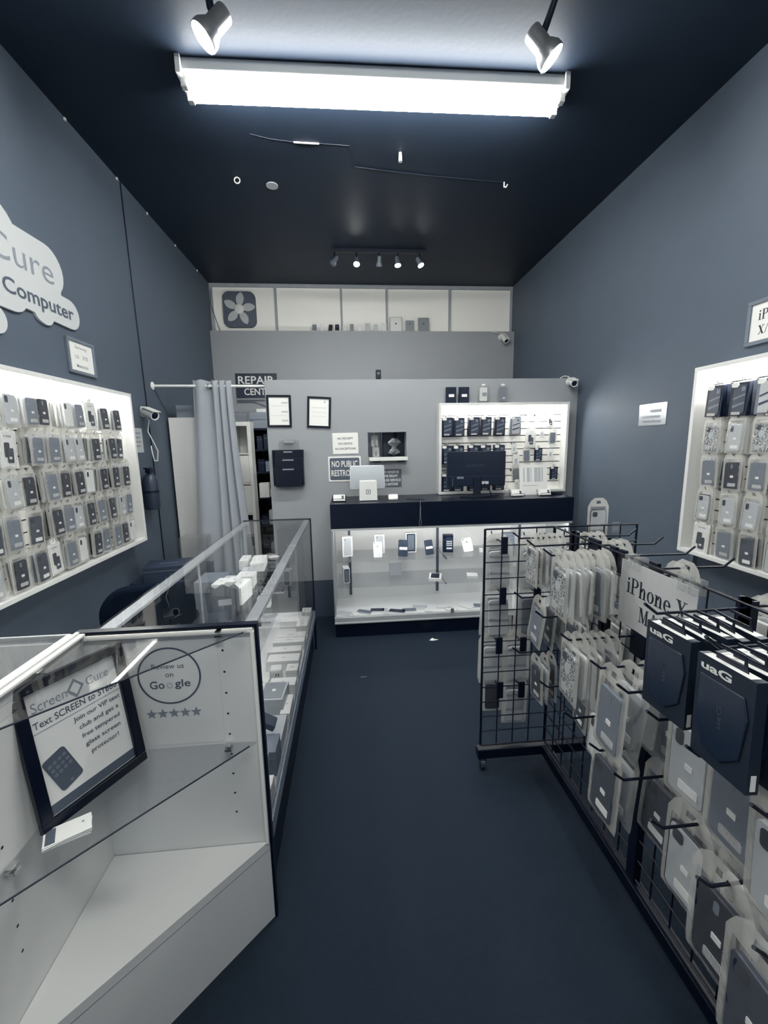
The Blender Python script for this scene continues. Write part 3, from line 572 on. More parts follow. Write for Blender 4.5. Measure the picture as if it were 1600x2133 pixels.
# ---------------------------------------------------------------- wall file holder and pass-through
t = thing('file_holder', 'black three-pocket file holder on the partition below the framed form', 'file holder', (-.496, YP, 1.16))
for k, (z0, z1, d, w0) in enumerate(((.02, .30, .04, .128), (.01, .235, .055, .124), (.0, .16, .07, .120))):
    pk = mk('pocket', MB().slab([(-w0+.012, z0), (w0-.012, z0), (w0, z1), (-w0, z1)], -d, -d+.012), M['black'], t, bevel=.002)
    mk('label_tab', MB().box(-.045 if k else -.035, .045 if k else .035, -d-.002, -d, z1-.022, z1-.012), M['steel'], pk)
mk('side_panel', MB().box(-.122, -.116, -.068, 0, .01, .29).box(.116, .122, -.068, 0, .01, .29), M['black'], t)
t = thing('clipboard', 'clear clipboard standing in the top pocket of the file holder', 'clipboard', (-.486, YP-.012, 1.30))
mk('board', MB().slab(rrect(.165, .24, .008, 0, .12), -.004, 0), M['acry'], t); mk('clip', MB().slab(rrect(.08, .022, .008, 0, .225), -.012, -.003), M['steel'], t)
# pass-through: shelf, hanging packets, dark bin
t = thing('pass_through_shelf', 'white ledge shelf under the pass-through opening', 'shelf', (.323, YP, 1.385))
mk('shelf_board', MB().box(-.155, .162, -.075, .10, -.03, 0), M['white2'], t, bevel=.003)
for s in (-.09, .11): mk('bracket', MB().box(s-.03, s+.03, -.03, 0, -.042, -.03), M['blackp'], t)
stack(['slip', 'slip'], (.225, YP+.14, 1.575), (0, .02, 0), 0, 1.25, 'upper packet stack inside the pass-through', 'packets inside the pass-through')
stack(['slip', 'slip'], (.235, YP+.14, 1.475), (0, .02, 0), 0, 1.25, 'lower packet stack inside the pass-through', 'packets inside the pass-through')
t = thing('pegboard', 'white peg panel seen through the pass-through', 'panel', (.16, YP+.2, 1.2))
mk('panel', MB().box(0, .125, 0, .01, 0, .5), M['box'], t); mk('edge_strip', MB().box(.118, .126, -.02, 0, 0, .5), M['slate'], t)
t = thing('parts_cabinet', 'dark cabinet seen through the pass-through', 'cabinet', (.30, YP+.2, 1.2))
mk('body', MB().box(0, .22, .02, .3, 0, .5), M['c_black'], t); mk('door', MB().box(.005, .10, 0, .02, 0, .5).box(.13, .215, 0, .02, 0, .5), M['c_dark'], t)
t = thing('crumpled_bag', 'shiny crumpled plastic bag seen through the pass-through', 'bag', (.40, YP+.17, 1.39))
rb = random.Random(3); mb = MB(); pts = []
for j in range(9):
    for i in range(12):
        a = 2*PI*i/12; r_ = (.035 if j else .01)*(1+.5*math.sin(j*1.3))*rb.uniform(.6, 1.3); pts.append((r_*math.cos(a), r_*.6*math.sin(a), j*.019))
mb.add(pts, [(j*12+i, j*12+(i+1) % 12, (j+1)*12+(i+1) % 12, (j+1)*12+i) for j in range(8) for i in range(12)]); mk('film', mb, M['silver'], t)

# ---------------------------------------------------------------- back counter (glass showcase with black top)
CX0, CX1, CY0, CY1 = -.15, 1.73, 3.055, YP-.002
bc = thing('showcase_counter', 'black-topped glass showcase counter in front of the partition', 'display counter', (0, 0, 0))
mk('kick_base', MB().box(CX0+.005, CX1-.005, CY0+.012, CY1, 0, .115), M['black'], bc)
mk('top_box', MB().box(CX0-.003, CX1+.003, CY0-.004, CY1, .872, 1.06), M['black'], bc, bevel=.002)
mk('bottom_rail', MB().box(CX0, CX1, CY0-.002, CY0+.03, .115, .165).box(CX0, CX1, CY0-.008, CY0, .115, .127), M['alu'], bc, bevel=.002)
mk('top_rail', MB().box(CX0, CX1, CY0-.002, CY0+.03, .856, .872), M['alu'], bc)
mk('deck', MB().box(CX0+.004, CX1-.004, CY0+.03, CY1-.01, .15, .165), M['white'], bc)
mk('back_panel', MB().box(CX0+.004, CX1-.004, CY1-.03, CY1-.015, .165, .872), M['white2'], bc)
mk('side_panel', MB().box(CX0, CX0+.012, CY0+.03, CY1, .115, .872).box(CX1-.012, CX1, CY0+.03, CY1, .115, .872), M['alu'], bc)
mk('front_glass', MB().box(CX0+.004, CX1-.004, CY0, CY0+.005, .165, .856), M['glass'], bc)
mk('light_strip', MB().box(CX0+.03, CX1-.03, CY0+.035, CY0+.050, .860, .870), M['led3'], bc)
for z in (.60, .395):
    mk('glass_shelf', MB().box(CX0+.03, CX1-.03, CY0+.05, CY1-.04, z-.007, z), M['glass'], bc)
for x in (-.02, .745, 1.48):
    mk('shelf_upright', MB().box(x-.010, x+.010, CY1-.042, CY1-.030, .20, .86), M['slate'], bc)
    for z in (.588, .383): mk('shelf_bracket', MB().box(x-.004, x+.004, CY0+.08, CY1-.04, z-.010, z), M['chrome'], bc)
mk('lock', MB().box(.765, .79, CY0-.01, CY0, .17, .20), M['steel'], bc)
# contents of the showcase
def boxthing(name, label, cat, loc, w_, d, h, rz=0, m='card', group=None, face=None, topmark=None, bev=.0015):
    t = thing(name, label, cat, loc, rz, group)
    b = mk('box_body', MB().box(-w_/2, w_/2, -d/2, d/2, 0, h), M[m], t, bevel=bev)
    mk('lid_seam', MB().box(-w_/2-.0004, w_/2+.0004, -d/2-.0004, d/2+.0004, h*.72, h*.72+.001), M['lightp'], b)
    if face == 'phone': 
        f_ = mk('box_picture', MB().slab(rrect(w_*.78, h*.9, .006, 0, h/2), -d/2-.0008, -d/2), M['screen'] if m == 'card' else M['c_dark'], b); mk('screen_print', MB().slab(rrect(w_*.62, h*.8, .004, 0, h/2), -d/2-.0014, -d/2-.0006), M['c_mid'], f_)
    if face == 'back': mk('box_picture', MB().slab(rrect(w_*.72, h*.88, .006, 0, h/2), -d/2-.0008, -d/2), M['c_light'], b); mk('printed_lens', MB().slab(circ(.004, -w_*.22, h*.85), -d/2-.0014, -d/2), M['ink'], b)
    if face == 'icons':
        f_ = mk('box_picture', MB().slab(rrect(w_*.6, h*.78, .006, .01, h/2), -d/2-.0008, -d/2), M['c_dark'], b); mb = MB()
        for i in range(4):
            for j in range(3): mb.slab(rrect(.009, .009, .002, .01-.018+i*.012, h*.42+j*.016), -d/2-.0014, -d/2-.0006)
        mk('icon_print', mb, M['c_white'], f_); mk('caption_strip', MB().box(-.012, .032, -d/2-.0014, -d/2, h*.2, h*.28), M['c_white'], f_)
    if topmark: mk('top_print', MB().box(-w_*topmark, w_*topmark, -.002, .002, h, h+.0005), M['greyp'], b)
    if topmark == 0: mk('top_print', MB().box(-.004, .004, -.004, .004, h, h+.0005), M['greyp'], b)
    return t
GS = 'phone boxes on the upper shelf of the showcase counter'; S1 = .6005; S2 = .3955; S0 = .1655
boxthing('phone_box', 'tall white phone box at the left end of the upper showcase shelf', 'phone box', (-.04, 3.27, S1), .085, .045, .165, 14, 'card', GS, 'back')
boxthing('phone_box', 'white phone box standing behind the white phone, upper showcase shelf', 'phone box', (.228, 3.33, S1), .085, .04, .16, 0, 'card', GS, 'back')
device('smartphone', 'white phone leaning in front of a white box, upper showcase shelf', 'phone', (.205, 3.19, S1), .070, .125, M['c_white'], lean=-14, rz=0, group='phones on the upper showcase shelf', logo=M['ink'])
device('smartphone', 'wider dark phone with price sticker left of the pictured box, showcase', 'phone', (.405, 3.19, S1), .078, .135, M['c_dark'], lean=-14, rz=-4, ry=3, group='phones on the upper showcase shelf', logo=M['ink'], sticker=True)
boxthing('phone_box', 'white phone box with a phone pictured, middle of upper showcase shelf', 'phone box', (.49, 3.33, S1), .09, .04, .165, 0, 'card', GS, 'phone')
device('smartphone', 'narrower dark phone with price sticker left of the black box, showcase', 'phone', (.63, 3.21, S1), .068, .122, M['c_dark'], lean=-14, rz=0, ry=-6, group='phones on the upper showcase shelf', logo=M['ink'], sticker=True)
boxthing('phone_box', 'black phone box with icon grid on the upper showcase shelf', 'phone box', (.795, 3.29, S1), .085, .06, .145, -10, 'c_black', GS, 'icons')
device('smartphone', 'white phone on slanted stand right of the black box, showcase', 'phone', (.965, 3.26, S1), .082, .115, M['c_white'], lean=-22, ry=-8, group='phones on the upper showcase shelf', logo=M['ink'])
boxthing('power_adapter', 'small white plug adapter beside the grid rack line, upper showcase shelf', 'adapter', (1.06, 3.24, S1), .028, .028, .03, 0, 'c_white')
boxthing('phone_box', 'white phone box at the left end of the lower showcase shelf', 'phone box', (-.055, 3.25, S2), .05, .09, .12, 10, 'card', 'boxes on the lower showcase shelf', 'phone')
boxthing('phone_box', 'pale square box at the back of the lower showcase shelf', 'phone box', (.36, 3.36, S2), .10, .04, .11, 0, 'c_light', 'boxes on the lower showcase shelf')
t = boxthing('phone_box', 'white phone box lying flat with dark phone picture, lower showcase shelf', 'phone box', (.675, 3.22, S2), .10, .15, .024, -14, 'card', 'boxes on the lower showcase shelf')
mk('box_picture', MB().box(-.034, .034, -.06, .06, .024, .0248), M['c_black'], t)
boxthing('phone_box', 'small plain white box lying flat at right on lower showcase shelf', 'phone box', (.985, 3.22, S2), .085, .09, .022, -12, 'card', 'boxes on the lower showcase shelf')
for i, (x, y, w_, d, m, rz, lb) in enumerate(((-.075, 3.13, .07, .13, 'c_light', 70, 'silver phone lying at the left end of the showcase floor'), (.015, 3.11, .05, .08, 'c_white', 10, 'small white phone lying second from left on the showcase floor'), (.085, 3.14, .07, .13, 'c_mid', 65, 'grey white-rimmed phone lying third from left on the showcase floor'),
        (.19, 3.16, .07, .12, 'c_dark', 85, 'dark phone lying fourth from left on the showcase floor'), (.255, 3.13, .05, .11, 'c_light', 5, 'narrow silver phone lying fifth from left on the showcase floor'), (.345, 3.12, .075, .14, 'c_dark', 72, 'dark white-rimmed phone lying sixth from left on the showcase floor'),
        (.445, 3.13, .07, .12, 'c_mid', 88, 'grey phone lying seventh from left on the showcase floor'), (.54, 3.18, .08, .13, 'c_light', 80, 'pale tablet lying flat at the centre of the showcase floor'), (.60, 3.11, .05, .07, 'c_white', 80, 'short white phone lying in front of the pale tablet'),
        (.74, 3.17, .07, .13, 'c_white', 80, 'white phone lying behind another, showcase floor near the lock'), (.785, 3.11, .06, .09, 'c_white', 60, 'white phone lying just right of the lock, showcase floor'), (.92, 3.16, .075, .13, 'c_white', 40, 'white phone lying askew right of centre on showcase floor'), (1.04, 3.14, .09, .13, 'c_mid', 78, 'grey phone lying at the rack end of the showcase floor'))):
    t = thing('smartphone', lb, 'phone', (x, y, S0), rz, 'phones lying on the showcase floor')
    mk('body', MB().plate(rrect(w_, d, .010), 0, .009), M['c_white'], t, bevel=.001); mk('back_cover', MB().plate(rrect(w_*.86, d*.92, .008), .009, .0098), M[m], t)
# right part of the showcase behind the rack
for i, (x, w_, h, m) in enumerate(((1.20, .07, .09, 'c_dark'), (1.31, .1, .14, 'c_mid'), (1.50, .09, .10, 'c_light'), (1.62, .07, .12, 'c_dark'))):
    boxthing('phone_box', ('dark small box', 'tall grey box', 'pale box', 'dark tall box')[i]+' on upper showcase shelf seen through the grid rack', 'phone box', (x, 3.3, S1), w_, .05, h, 0, m, GS)

# counter top things
t = thing('tablet_register', 'white tablet register stand with a square emblem, back turned, on the black counter', 'register', (.14, 3.215, 1.06))
st = mk('stand', MB().slab([(-.070, 0), (.070, 0), (.068, .15), (.062, .158), (-.062, .158), (-.068, .15)], -.05, .03), M['white2'], t, bevel=.006)
mb = MB(); mb.slab(rrect(.036, .036, .007, 0, .072), -.0506, -.05); e_ = mk('emblem', mb, M['slate'], st); mk('emblem_inner', MB().slab(rrect(.027, .027, .005, 0, .072), -.0512, -.0506), M['white2'], e_); mk('emblem_dot', MB().slab(rrect(.010, .010, .001, 0, .072), -.0518, -.0512), M['slate'], e_)
tp = mk('tablet_shell', MB().at(Matrix.Rotation(R(-12), 4, 'X')).slab(rrect(.275, .19, .014, 0, .185), .03, .045), M['silver'], t, bevel=.003)
mk('base', MB().box(-.065, .065, -.05, .06, 0, .006), M['blackp'], t)
t = thing('card_reader', 'small white square card reader on its dock, black counter', 'card reader', (.335, 3.20, 1.06), -6)
mk('body', MB().at(Matrix.Rotation(R(24), 4, 'X')).plate(rrect(.075, .07, .012), .018, .032), M['white2'], t, bevel=.003); mk('dock', MB().plate(rrect(.065, .05, .01), 0, .016), M['white2'], t)
def card_holder(x, label, rz=0):
    t = thing('business_cards', label, 'business cards', (x, 3.17, 1.06), rz, 'card stacks on the black counter')
    ta = Matrix.Rotation(R(-24), 4, 'X')
    c = mk('card_stack', MB().at(ta).box(-.045, .045, -.012, .008, .006, .055), M['paper'], t); mk('card_print', MB().at(ta).box(.018, .036, -.0126, -.012, .022, .046), M['slate'], c)
    mk('wire_holder', MB().tube([(-.05, -.03, .004), (-.05, -.03, .022), (-.035, -.032, .027), (.035, -.032, .027), (.05, -.03, .022), (.05, -.03, .004), (.05, .03, .004), (.05, .045, .05)], .0022, 6).tube([(-.05, -.03, .004), (-.05, .03, .004), (-.05, .045, .05)], .0022, 6).tube([(-.05, .0, .003), (.05, .0, .003)], .0022, 6), M['blackm'], t)
card_holder(-.085, 'business cards in wire holder at the left end of the black counter')
card_holder(1.325, 'business cards in wire holder left of the leaning sheet'); card_holder(1.555, 'business cards in wire holder at the right end of the counter')
t = thing('pen', 'dark pen lying on the black counter with a hanging cord', 'pen', (.50, 3.13, 1.064), -18)
mk('barrel', MB().tube([(-.07, 0, .006), (.07, 0, .004)], .004, 8), M['blackp'], t)
mk('cord', MB().tube([(.06, -.01, .003), (.05, -.084, .004), (.05, -.09, -.02), (.048, -.09, -.12), (.040, -.09, -.17), (.05, -.09, -.19), (.06, -.09, -.17), (.053, -.09, -.12), (.053, -.09, -.03)], .002, 6), M['steel'], t)
t = thing('monitor', 'black monitor seen from behind on the black counter', 'monitor', (1.01, 3.25, 1.06))
b = mk('screen_housing', MB().slab(rrect(.475, .275, .006, 0, .225), -.015, .012), M['c_black'], t, bevel=.003)
mk('lower_housing', MB().slab([(-.23, .09), (.23, .09), (.235, .17), (-.235, .17)], -.032, -.015), M['c_black'], b, bevel=.004)
mk('vesa_cover', MB().slab(rrect(.06, .14, .004, 0, .09), -.044, -.030), M['blackp'], t, bevel=.003)
mk('rating_label', MB().slab(rrect(.055, .017, .002, -.135, .158), -.0325, -.0315), M['c_mid'], b); mk('port_panel', MB().box(.04, .095, -.0328, -.0318, .103, .126), M['c_light'], b)
mb = MB()
for k in range(5): mb.box(-.20, -.195, -.0328, -.0318, .09+k*.014, .094+k*.014)
mk('vent_holes', mb, M['c_light'], b); text('SCEPTRE', b, M['c_dark'], -.01, .25, w_=.15, h=.02, y=-.0155)
mk('foot', MB().plate([(.13*math.cos(a*PI/16), .075*math.sin(a*PI/16)) for a in range(32)], 0, .008), M['blackp'], t, bevel=.002)
mk('cable', MB().tube([(.06, -.03, .11), (.09, -.05, .07), (.11, -.05, .03), (.12, -.03, .006), (.2, .02, .006)], .004, 6), M['blackp'], t, smooth=True)
t = thing('pump_bottle', 'small clear pump bottle right of the monitor', 'bottle', (1.262, 3.22, 1.06))
mk('bottle', lathe_obj([(0, 0), (.026, 0), (.027, .006), (.027, .05), (.018, .066), (.012, .07), (0, .07)], (0, 0, 0), (0, 0, 1)), M['acry'], t, smooth=True); mk('pump', MB().tube([(0, 0, .068), (0, 0, .095)], .007, 10).box(-.02, .008, -.006, .006, .095, .104), M['white2'], t)
t = thing('printed_sheet', 'white printed sheet in a clear stand leaning on the back counter', 'printed notice', (1.505, 3.27, 1.06), 0, rx=-8)
p = mk('sheet', MB().slab(rrect(.235, .245, .012, 0, .122), -.003, 0), M['paper'], t); mb = MB()
for k, w_ in enumerate((.012, .03, .008, .035, .03, .014)): mb.box(-.085+k*.031, -.085+k*.031+w_*.8, -.0036, -.003, .105, .222)
mk('sheet_print', mb.box(-.09, .04, -.0036, -.003, .072, .078), M['lightp'], p)
t = thing('document_tray', 'low black tray at the right end of the black counter', 'tray', (1.66, 3.27, 1.06)); mk('tray', MB().box(-.07, .06, -.06, .1, 0, .006).slab([(-.07, .006), (.06, .006), (-.07, .035)], -.06, -.055), M['blackp'], t)

# ---------------------------------------------------------------- doorway, curtain and work room behind
t = thing('curtain_rod', 'white tension rod across the doorway left of the partition', 'curtain rod', (0, 0, 0))
mk('rod', MB().tube([(XL+.012, 3.41, 1.962), (-.662, 3.56, 1.975)], .0105, 12), M['white2'], t, smooth=True)
mk('end_flange', lathe_obj([(0, 0), (.03, 0), (.03, .005), (.014, .014), (0, .014)], (XL, 3.407, 1.962), (1, 0, 0)), M['white2'], t, smooth=True)
def curtain(label, x0t, x1t, x0b, x1b, n, amp, zb, flat=0, ph=0, ex=1.1):
    t = thing('curtain', label, 'curtain', (0, 0, 0), 0, 'curtain halves on the doorway rod')
    V = []; F = []; NX, NZ = 70, 26
    for j in range(NZ+1):
        k = j/NZ; z = 2.01-(2.01-zb)*k
        for i in range(NX+1):
            u = i/NX; e = k**ex; x = (x0t+(x1t-x0t)*u)*(1-e)+(x0b+(x1b-x0b)*u)*e
            yb = 3.41+.15*(x-XL)/.82
            a = amp*(1-.25*k)*(.35+.65*min(1, u/.5) if flat else 1)
            V.append((x+.012*math.sin(2*PI*n*u*1.0+ph+1), yb+a*math.sin(2*PI*n*u+ph+.5*math.sin(k*2.2))+.012*math.sin(5*k+u*3)*k, z+.004*math.cos(2*PI*n*u*2)*(1-k)))
    for j in range(NZ):
        for i in range(NX): a = j*(NX+1)+i; F.append((a, a+NX+1, a+NX+2, a+1))
    o = mk('cloth', MB().add(V, F), M['curtain'], t, smooth=True); s = o.modifiers.new('solid', 'SOLIDIFY'); s.thickness = .003
    return t, o
ct, co = curtain('wide left half of the grey curtain hanging beside the white cabinet', -1.197, -1.06, -1.30, -1.08, 1.0, .030, .05, 1, 2.2)
rg = MB(); rg.tube([(-1.085+.0, 3.455+.02*math.cos(k*PI/8), 1.963+.02*math.sin(k*PI/8)) for k in range(17)], .004, 8, False); mk('grommet', rg, M['steel'], ct)
curtain('bunched right half of the grey curtain covering the bookcase edge', -1.07, -.925, -1.13, -.80, 3.0, .032, .05, 0, 0, 1.6)
boxthing('storage_cabinet', 'tall white cabinet standing in the doorway behind the curtain', 'cabinet', (-1.275, 3.75, 0), .36, .35, 1.735, 0, 'white')
boxthing('storage_box', 'grey box on top of the tall white cabinet', 'box', (-1.25, 3.75, 1.735), .30, .28, .10, 0, 'box')
# cube bookcase
bk = thing('bookcase', 'white cube bookcase behind the curtain edge', 'bookcase', (-1.135, 4.4, 0), 0)
ca = mk('carcass', MB(), M['white2'], bk); mb = MB()
mb.box(-.24, .14, 0, .3, 1.70, 1.74).box(-.24, .14, 0, .3, 0, .04).box(-.24, -.205, 0, .3, .04, 1.7).box(.105, .14, 0, .3, .04, 1.7).box(-.06, -.045, 0, .3, .04, 1.7).box(-.24, .14, .29, .3, .04, 1.7)
for z in (1.41, 1.10, .78, .42): mb.box(-.205, .105, 0, .29, z, z+.016)
bpy.data.objects.remove(ca); mk('carcass', mb, M['white2'], bk); mk('drawer', MB().box(-.043, .103, -.004, .02, 1.12, 1.40), M['white'], bk); mk('drawer', MB().box(-.043, .103, -.004, .02, .80, 1.09), M['white'], bk)
boxthing('toolbox', 'black box with pale prints low in the cube bookcase', 'box', (-1.11, 4.47, .436), .13, .12, .30, 0, 'c_black', None, 'icons')
# black shelving with clutter, behind the partition edge
sh = thing('storage_shelf', 'dark shelving unit crowded with boxes behind the partition edge', 'shelf', (-.86, 4.55, 0))
mb = MB()
for z in (.3, .62, .92, 1.20, 1.44, 1.66): mb.box(-.15, .6, 0, .36, z, z+.02)
mk('shelf_boards', mb, M['blackp'], sh)
for x in (-.15, .585): mk('upright', MB().box(x, x+.015, 0, .36, 0, 1.70), M['blackp'], sh)
mk('back_board', MB().box(-.15, .6, .35, .36, 0, 1.7), M['c_black'], sh)
rk = random.Random(11); NM = (('black', 'c_black'), ('dark', 'c_dark'), ('grey', 'c_mid'), ('pale', 'c_light'), ('white', 'card'))
LV = ['lowest', 'second', 'third', 'fourth', 'fifth']; PL = ['left end', 'left of centre', 'centre', 'right of centre']
for li, z in enumerate((.32, .64, .94, 1.22, 1.46)):
    x = -.12; k = 0
    while x < .25 and k < 4:
        w_ = rk.uniform(.05, .10); h = rk.uniform(.08, .17); nm, m = NM[rk.choice((0, 0, 1, 2, 3, 4, 0))]
        boxthing('storage_box', '%s box at %s of the %s board, dark shelving unit' % (nm, PL[k], LV[li]), 'box', (-.86+x+w_/2, 4.62+rk.uniform(-.03, .05), z), w_, .12, h, rk.uniform(-8, 8), m, 'boxes on the dark shelving unit')
        x += w_+.012; k += 1
boxthing('storage_box', 'grey shoebox on top of the dark shelving unit', 'box', (-.90, 4.66, 1.68), .22, .2, .09, 0, 'box'); boxthing('storage_box', 'smaller grey box stacked on the grey shoebox', 'box', (-.93, 4.64, 1.77), .20, .18, .075, 3, 'box')
boxthing('paper_stack', 'white papers on top of the stacked grey boxes', 'papers', (-.88, 4.7, 1.846), .16, .14, .04, -12, 'paper')
boxthing('storage_box', 'dark lumpy box on top of the cube bookcase', 'box', (-1.12, 4.5, 1.741), .13, .12, .10, 30, 'c_dark')
tag(mk('wall_cable', MB().tube([(-1.24, 4.935, 1.985), (-1.05, 4.935, 1.985), (-.9, 4.93, 1.93), (-.78, 4.93, 1.88)], .004, 6), M['slate']), 'dark cable drooping below the repair center sign', 'cable')
tag(mk('wall_cable', MB().box(-1.24, -.6, 4.93, 4.95, 2.0, 2.012), M['slate']), 'dark straight raceway below the repair center sign', 'cable')

# ---------------------------------------------------------------- left aisle side clutter
t = thing('fire_extinguisher', 'grey fire extinguisher on the left wall beside the lit display', 'fire extinguisher', (XL+.055, 3.09, 1.06))
mk('cylinder', lathe_obj([(0, 0), (.045, 0), (.05, .01), (.05, .20), (.035, .24), (.012, .26), (0, .26)], (0, 0, 0), (0, 0, 1)), M['c_dark'], t, smooth=True); mk('strap', lathe_obj([(.052, 0), (.052, .015)], (0, 0, .12), (0, 0, 1)), M['blackp'], t); mk('valve', MB().box(-.015, .015, -.03, .03, .26, .29).box(-.012, .012, -.06, .01, .29, .30), M['blackp'], t)
t = thing('office_chair', 'black office chair backrest behind the glass counter', 'chair', (-1.07, 2.16, 0), 20)
mk('backrest', MB().slab(rrect(.44, .40, .14, 0, .60, 8), -.04, .03), M['chairfab'], t, bevel=.02); mk('seat', MB().plate(rrect(.46, .44, .1, 0, .26), .40, .47), M['black'], t, bevel=.02)
mk('seat_post', MB().tube([(0, .24, .08), (0, .24, .4)], .025, 12), M['blackm'], t); mk('back_post', MB().tube([(0, .1, .43), (0, .05, .46), (0, .045, .6)], .02, 8), M['blackm'], t)
for k in range(5):
    a = 2*PI*k/5; l_ = mk('leg', MB().tube([(0, .24, .09), (.26*math.cos(a), .24+.26*math.sin(a), .06)], [.022, .014], 8), M['blackm'], t); mk('caster', MB().tube([(.26*math.cos(a)-.012, .24+.26*math.sin(a), .026), (.26*math.cos(a)+.012, .24+.26*math.sin(a), .026)], .026, 12), M['blackp'], l_)
t = boxthing('low_cabinet', 'dark low cabinet against the left wall beyond the chair', 'cabinet', (-1.27, 2.98, 0), .38, .5, .62, 0, 'c_dark')
boxthing('cardboard_box', 'dark box with a white label on the low cabinet', 'box', (-1.25, 2.85, .62), .28, .2, .10, 12, 'c_dark', None, None, .2)
boxthing('cardboard_box', 'grey open-topped box behind the dark labelled box', 'box', (-.95, 2.80, .0), .18, .22, .62, 0, 'box')
t = boxthing('clear_bin', 'clear plastic bin by the foot of the tall white cabinet', 'bin', (-1.24, 3.335, .0), .2, .14, .80, 0, 'acry')
boxthing('power_strip', 'pale slotted strip lying on the floor stand behind the corner case', 'power strip', (-1.10, 1.72, .0), .2, .07, .60, 40, 'c_mid')

# ---------------------------------------------------------------- long glass display case along the aisle
DX0, DX1, DY0, DY1, DT = -.748, -.285, 1.155, 2.90, .985
dc = thing('display_case', 'long glass display case filled with white boxes along the aisle', 'display case', (0, 0, 0))
mk('kick_base', MB().box(DX0+.01, DX1-.02, DY0, DY1-.01, 0, .26), M['black'], dc)
mk('deck', MB().box(DX0+.006, DX1-.006, DY0, DY1-.006, .285, .30), M['white'], dc)
mk('bottom_rail', MB().box(DX1-.012, DX1+.003, DY0, DY1, .245, .305).box(DX0, DX0+.012, DY0, DY1, .245, .305), M['c_mid'], dc)
mk('front_glass', MB().box(DX1-.006, DX1, DY0+.002, DY1-.004, .305, DT-.008), M['glass'], dc)
mk('top_glass', MB().box(DX0+.002, DX1-.001, DY0, DY1, DT-.007, DT), M['glass'], dc)
mk('end_glass', MB().box(DX0+.01, DX1-.008, DY1-.010, DY1-.004, .305, DT-.008), M['glass'], dc)
mk('edge_trim', MB().box(DX1-.010, DX1+.004, DY1-.006, DY1+.004, .0, DT+.002).box(DX0, DX1, DY1-.003, DY1+.004, DT-.008, DT+.002), M['black'], dc)
mk('top_rail', MB().box(DX1-.045, DX1-.008, DY0, DY1-.01, DT-.024, DT-.008), M['alu'], dc, bevel=.002)
mk('top_rail', MB().box(DX0, DX0+.045, DY0, DY1-.01, DT-.020, DT-.008), M['alu'], dc, bevel=.002)
mk('light_strip', MB().box(DX1-.034, DX1-.022, DY0+.05, DY1-.05, DT-.029, DT-.0245), M['led2'], dc)
mk('upright', MB().box(DX0, DX0+.02, DY1-.03, DY1-.01, .3, DT-.02).box(DX0, DX0+.008, 2.0, 2.008, .3, DT-.02), M['alu'], dc)
for (z, x1) in ((.72, -.49), (.50, -.46)):
    mk('glass_shelf', MB().box(DX0+.025, x1, DY0+.01, DY1-.02, z-.006, z), M['glass'], dc)
    for y in (1.3, 1.75, 2.3, 2.8): mk('shelf_bracket', MB().box(DX0+.02, x1-.02, y-.004, y+.004, z-.018, z-.007), M['chrome'], dc)
GB = 'white boxes on the floor of the long display case'
for x0, x1, y0, y1, h, tm, lb in ((-.36, -.298, 2.74, 2.82, .06, .2, 'small white box at the far end of the case floor, by the glass'), (-.49, -.300, 2.62, 2.70, .05, .06, 'wide white box second from the far end of the case floor'), (-.37, -.300, 2.52, 2.60, .06, .15, 'small white box third from the far end by the glass'),
        (-.48, -.300, 2.385, 2.45, .055, .1, 'large white box farther of the joined pair on the case floor'), (-.48, -.300, 2.315, 2.38, .055, .1, 'large white box nearer of the joined pair on the case floor'), (-.49, -.305, 2.205, 2.27, .055, .04, 'long white box fourth in line beyond the adapter, case floor'),
        (-.475, -.305, 2.10, 2.18, .055, .05, 'long white box just beyond the small cube box, case floor'), (-.36, -.30, 2.0, 2.07, .055, .15, 'small white cube box nearest beyond the plug adapter'), (-.42, -.295, 1.87, 1.94, .055, .04, 'white box with round print in front of the adapter, case floor'),
        (-.475, -.43, 1.87, 1.945, .055, .1, 'narrow white box left of the adapter, case floor'), (-.335, -.293, 1.66, 1.80, .05, .1, 'white upright-print box near the glass, middle of case floor'), (-.345, -.325, 1.30, 1.38, .10, None, 'thin white box standing near the case end, by the carton'), (-.40, -.295, 1.19, 1.30, .07, None, 'flat white box nearest the corner unit, case floor')):
    boxthing('white_box', lb, 'box', ((x0+x1)/2, (y0+y1)/2, .30), x1-x0, y1-y0, h, rnd.uniform(-2, 2), 'card', GB, topmark=tm)
t = boxthing('power_adapter', 'rounded white plug adapter on the case floor', 'adapter', (-.405, 1.99, .30), .06, .06, .085, 4, 'c_white', bev=.008); mk('prong_slots', MB().box(.0, .005, -.0306, -.030, .05, .065).box(.012, .017, -.0306, -.030, .05, .065), M['ink'], t)
t = boxthing('laptop_box', 'open-topped silver box with white emblem on the case floor', 'box', (-.375, 1.76, .30), .11, .14, .10, -3, 'c_light'); mk('top_panel', MB().box(-.046, .046, -.06, .06, .100, .102), M['silver'], t); mk('emblem', MB().box(-.006, .010, -.008, .008, .102, .1025), M['paper'], t)
t = boxthing('carton', 'pale carton nearest the glass beyond the corner unit', 'box', (-.355, 1.56, .30), .11, .16, .06, 0, 'c_light')
boxthing('carton', 'grey carton standing in the near end of the case', 'box', (-.36, 1.42, .30), .12, .10, .10, 0, 'box')
tag(mk('dark_wallet', MB().at(Matrix.Translation((-.365, 1.50, .44)) @ Matrix.Rotation(R(30), 4, 'Y')).box(-.07, .05, -.03, .03, -.012, .012), M['c_dark'], bevel=.004), 'dark slanted case leaning on the grey carton', 'case')
GU = 'white boxes on the glass shelves of the long display case'
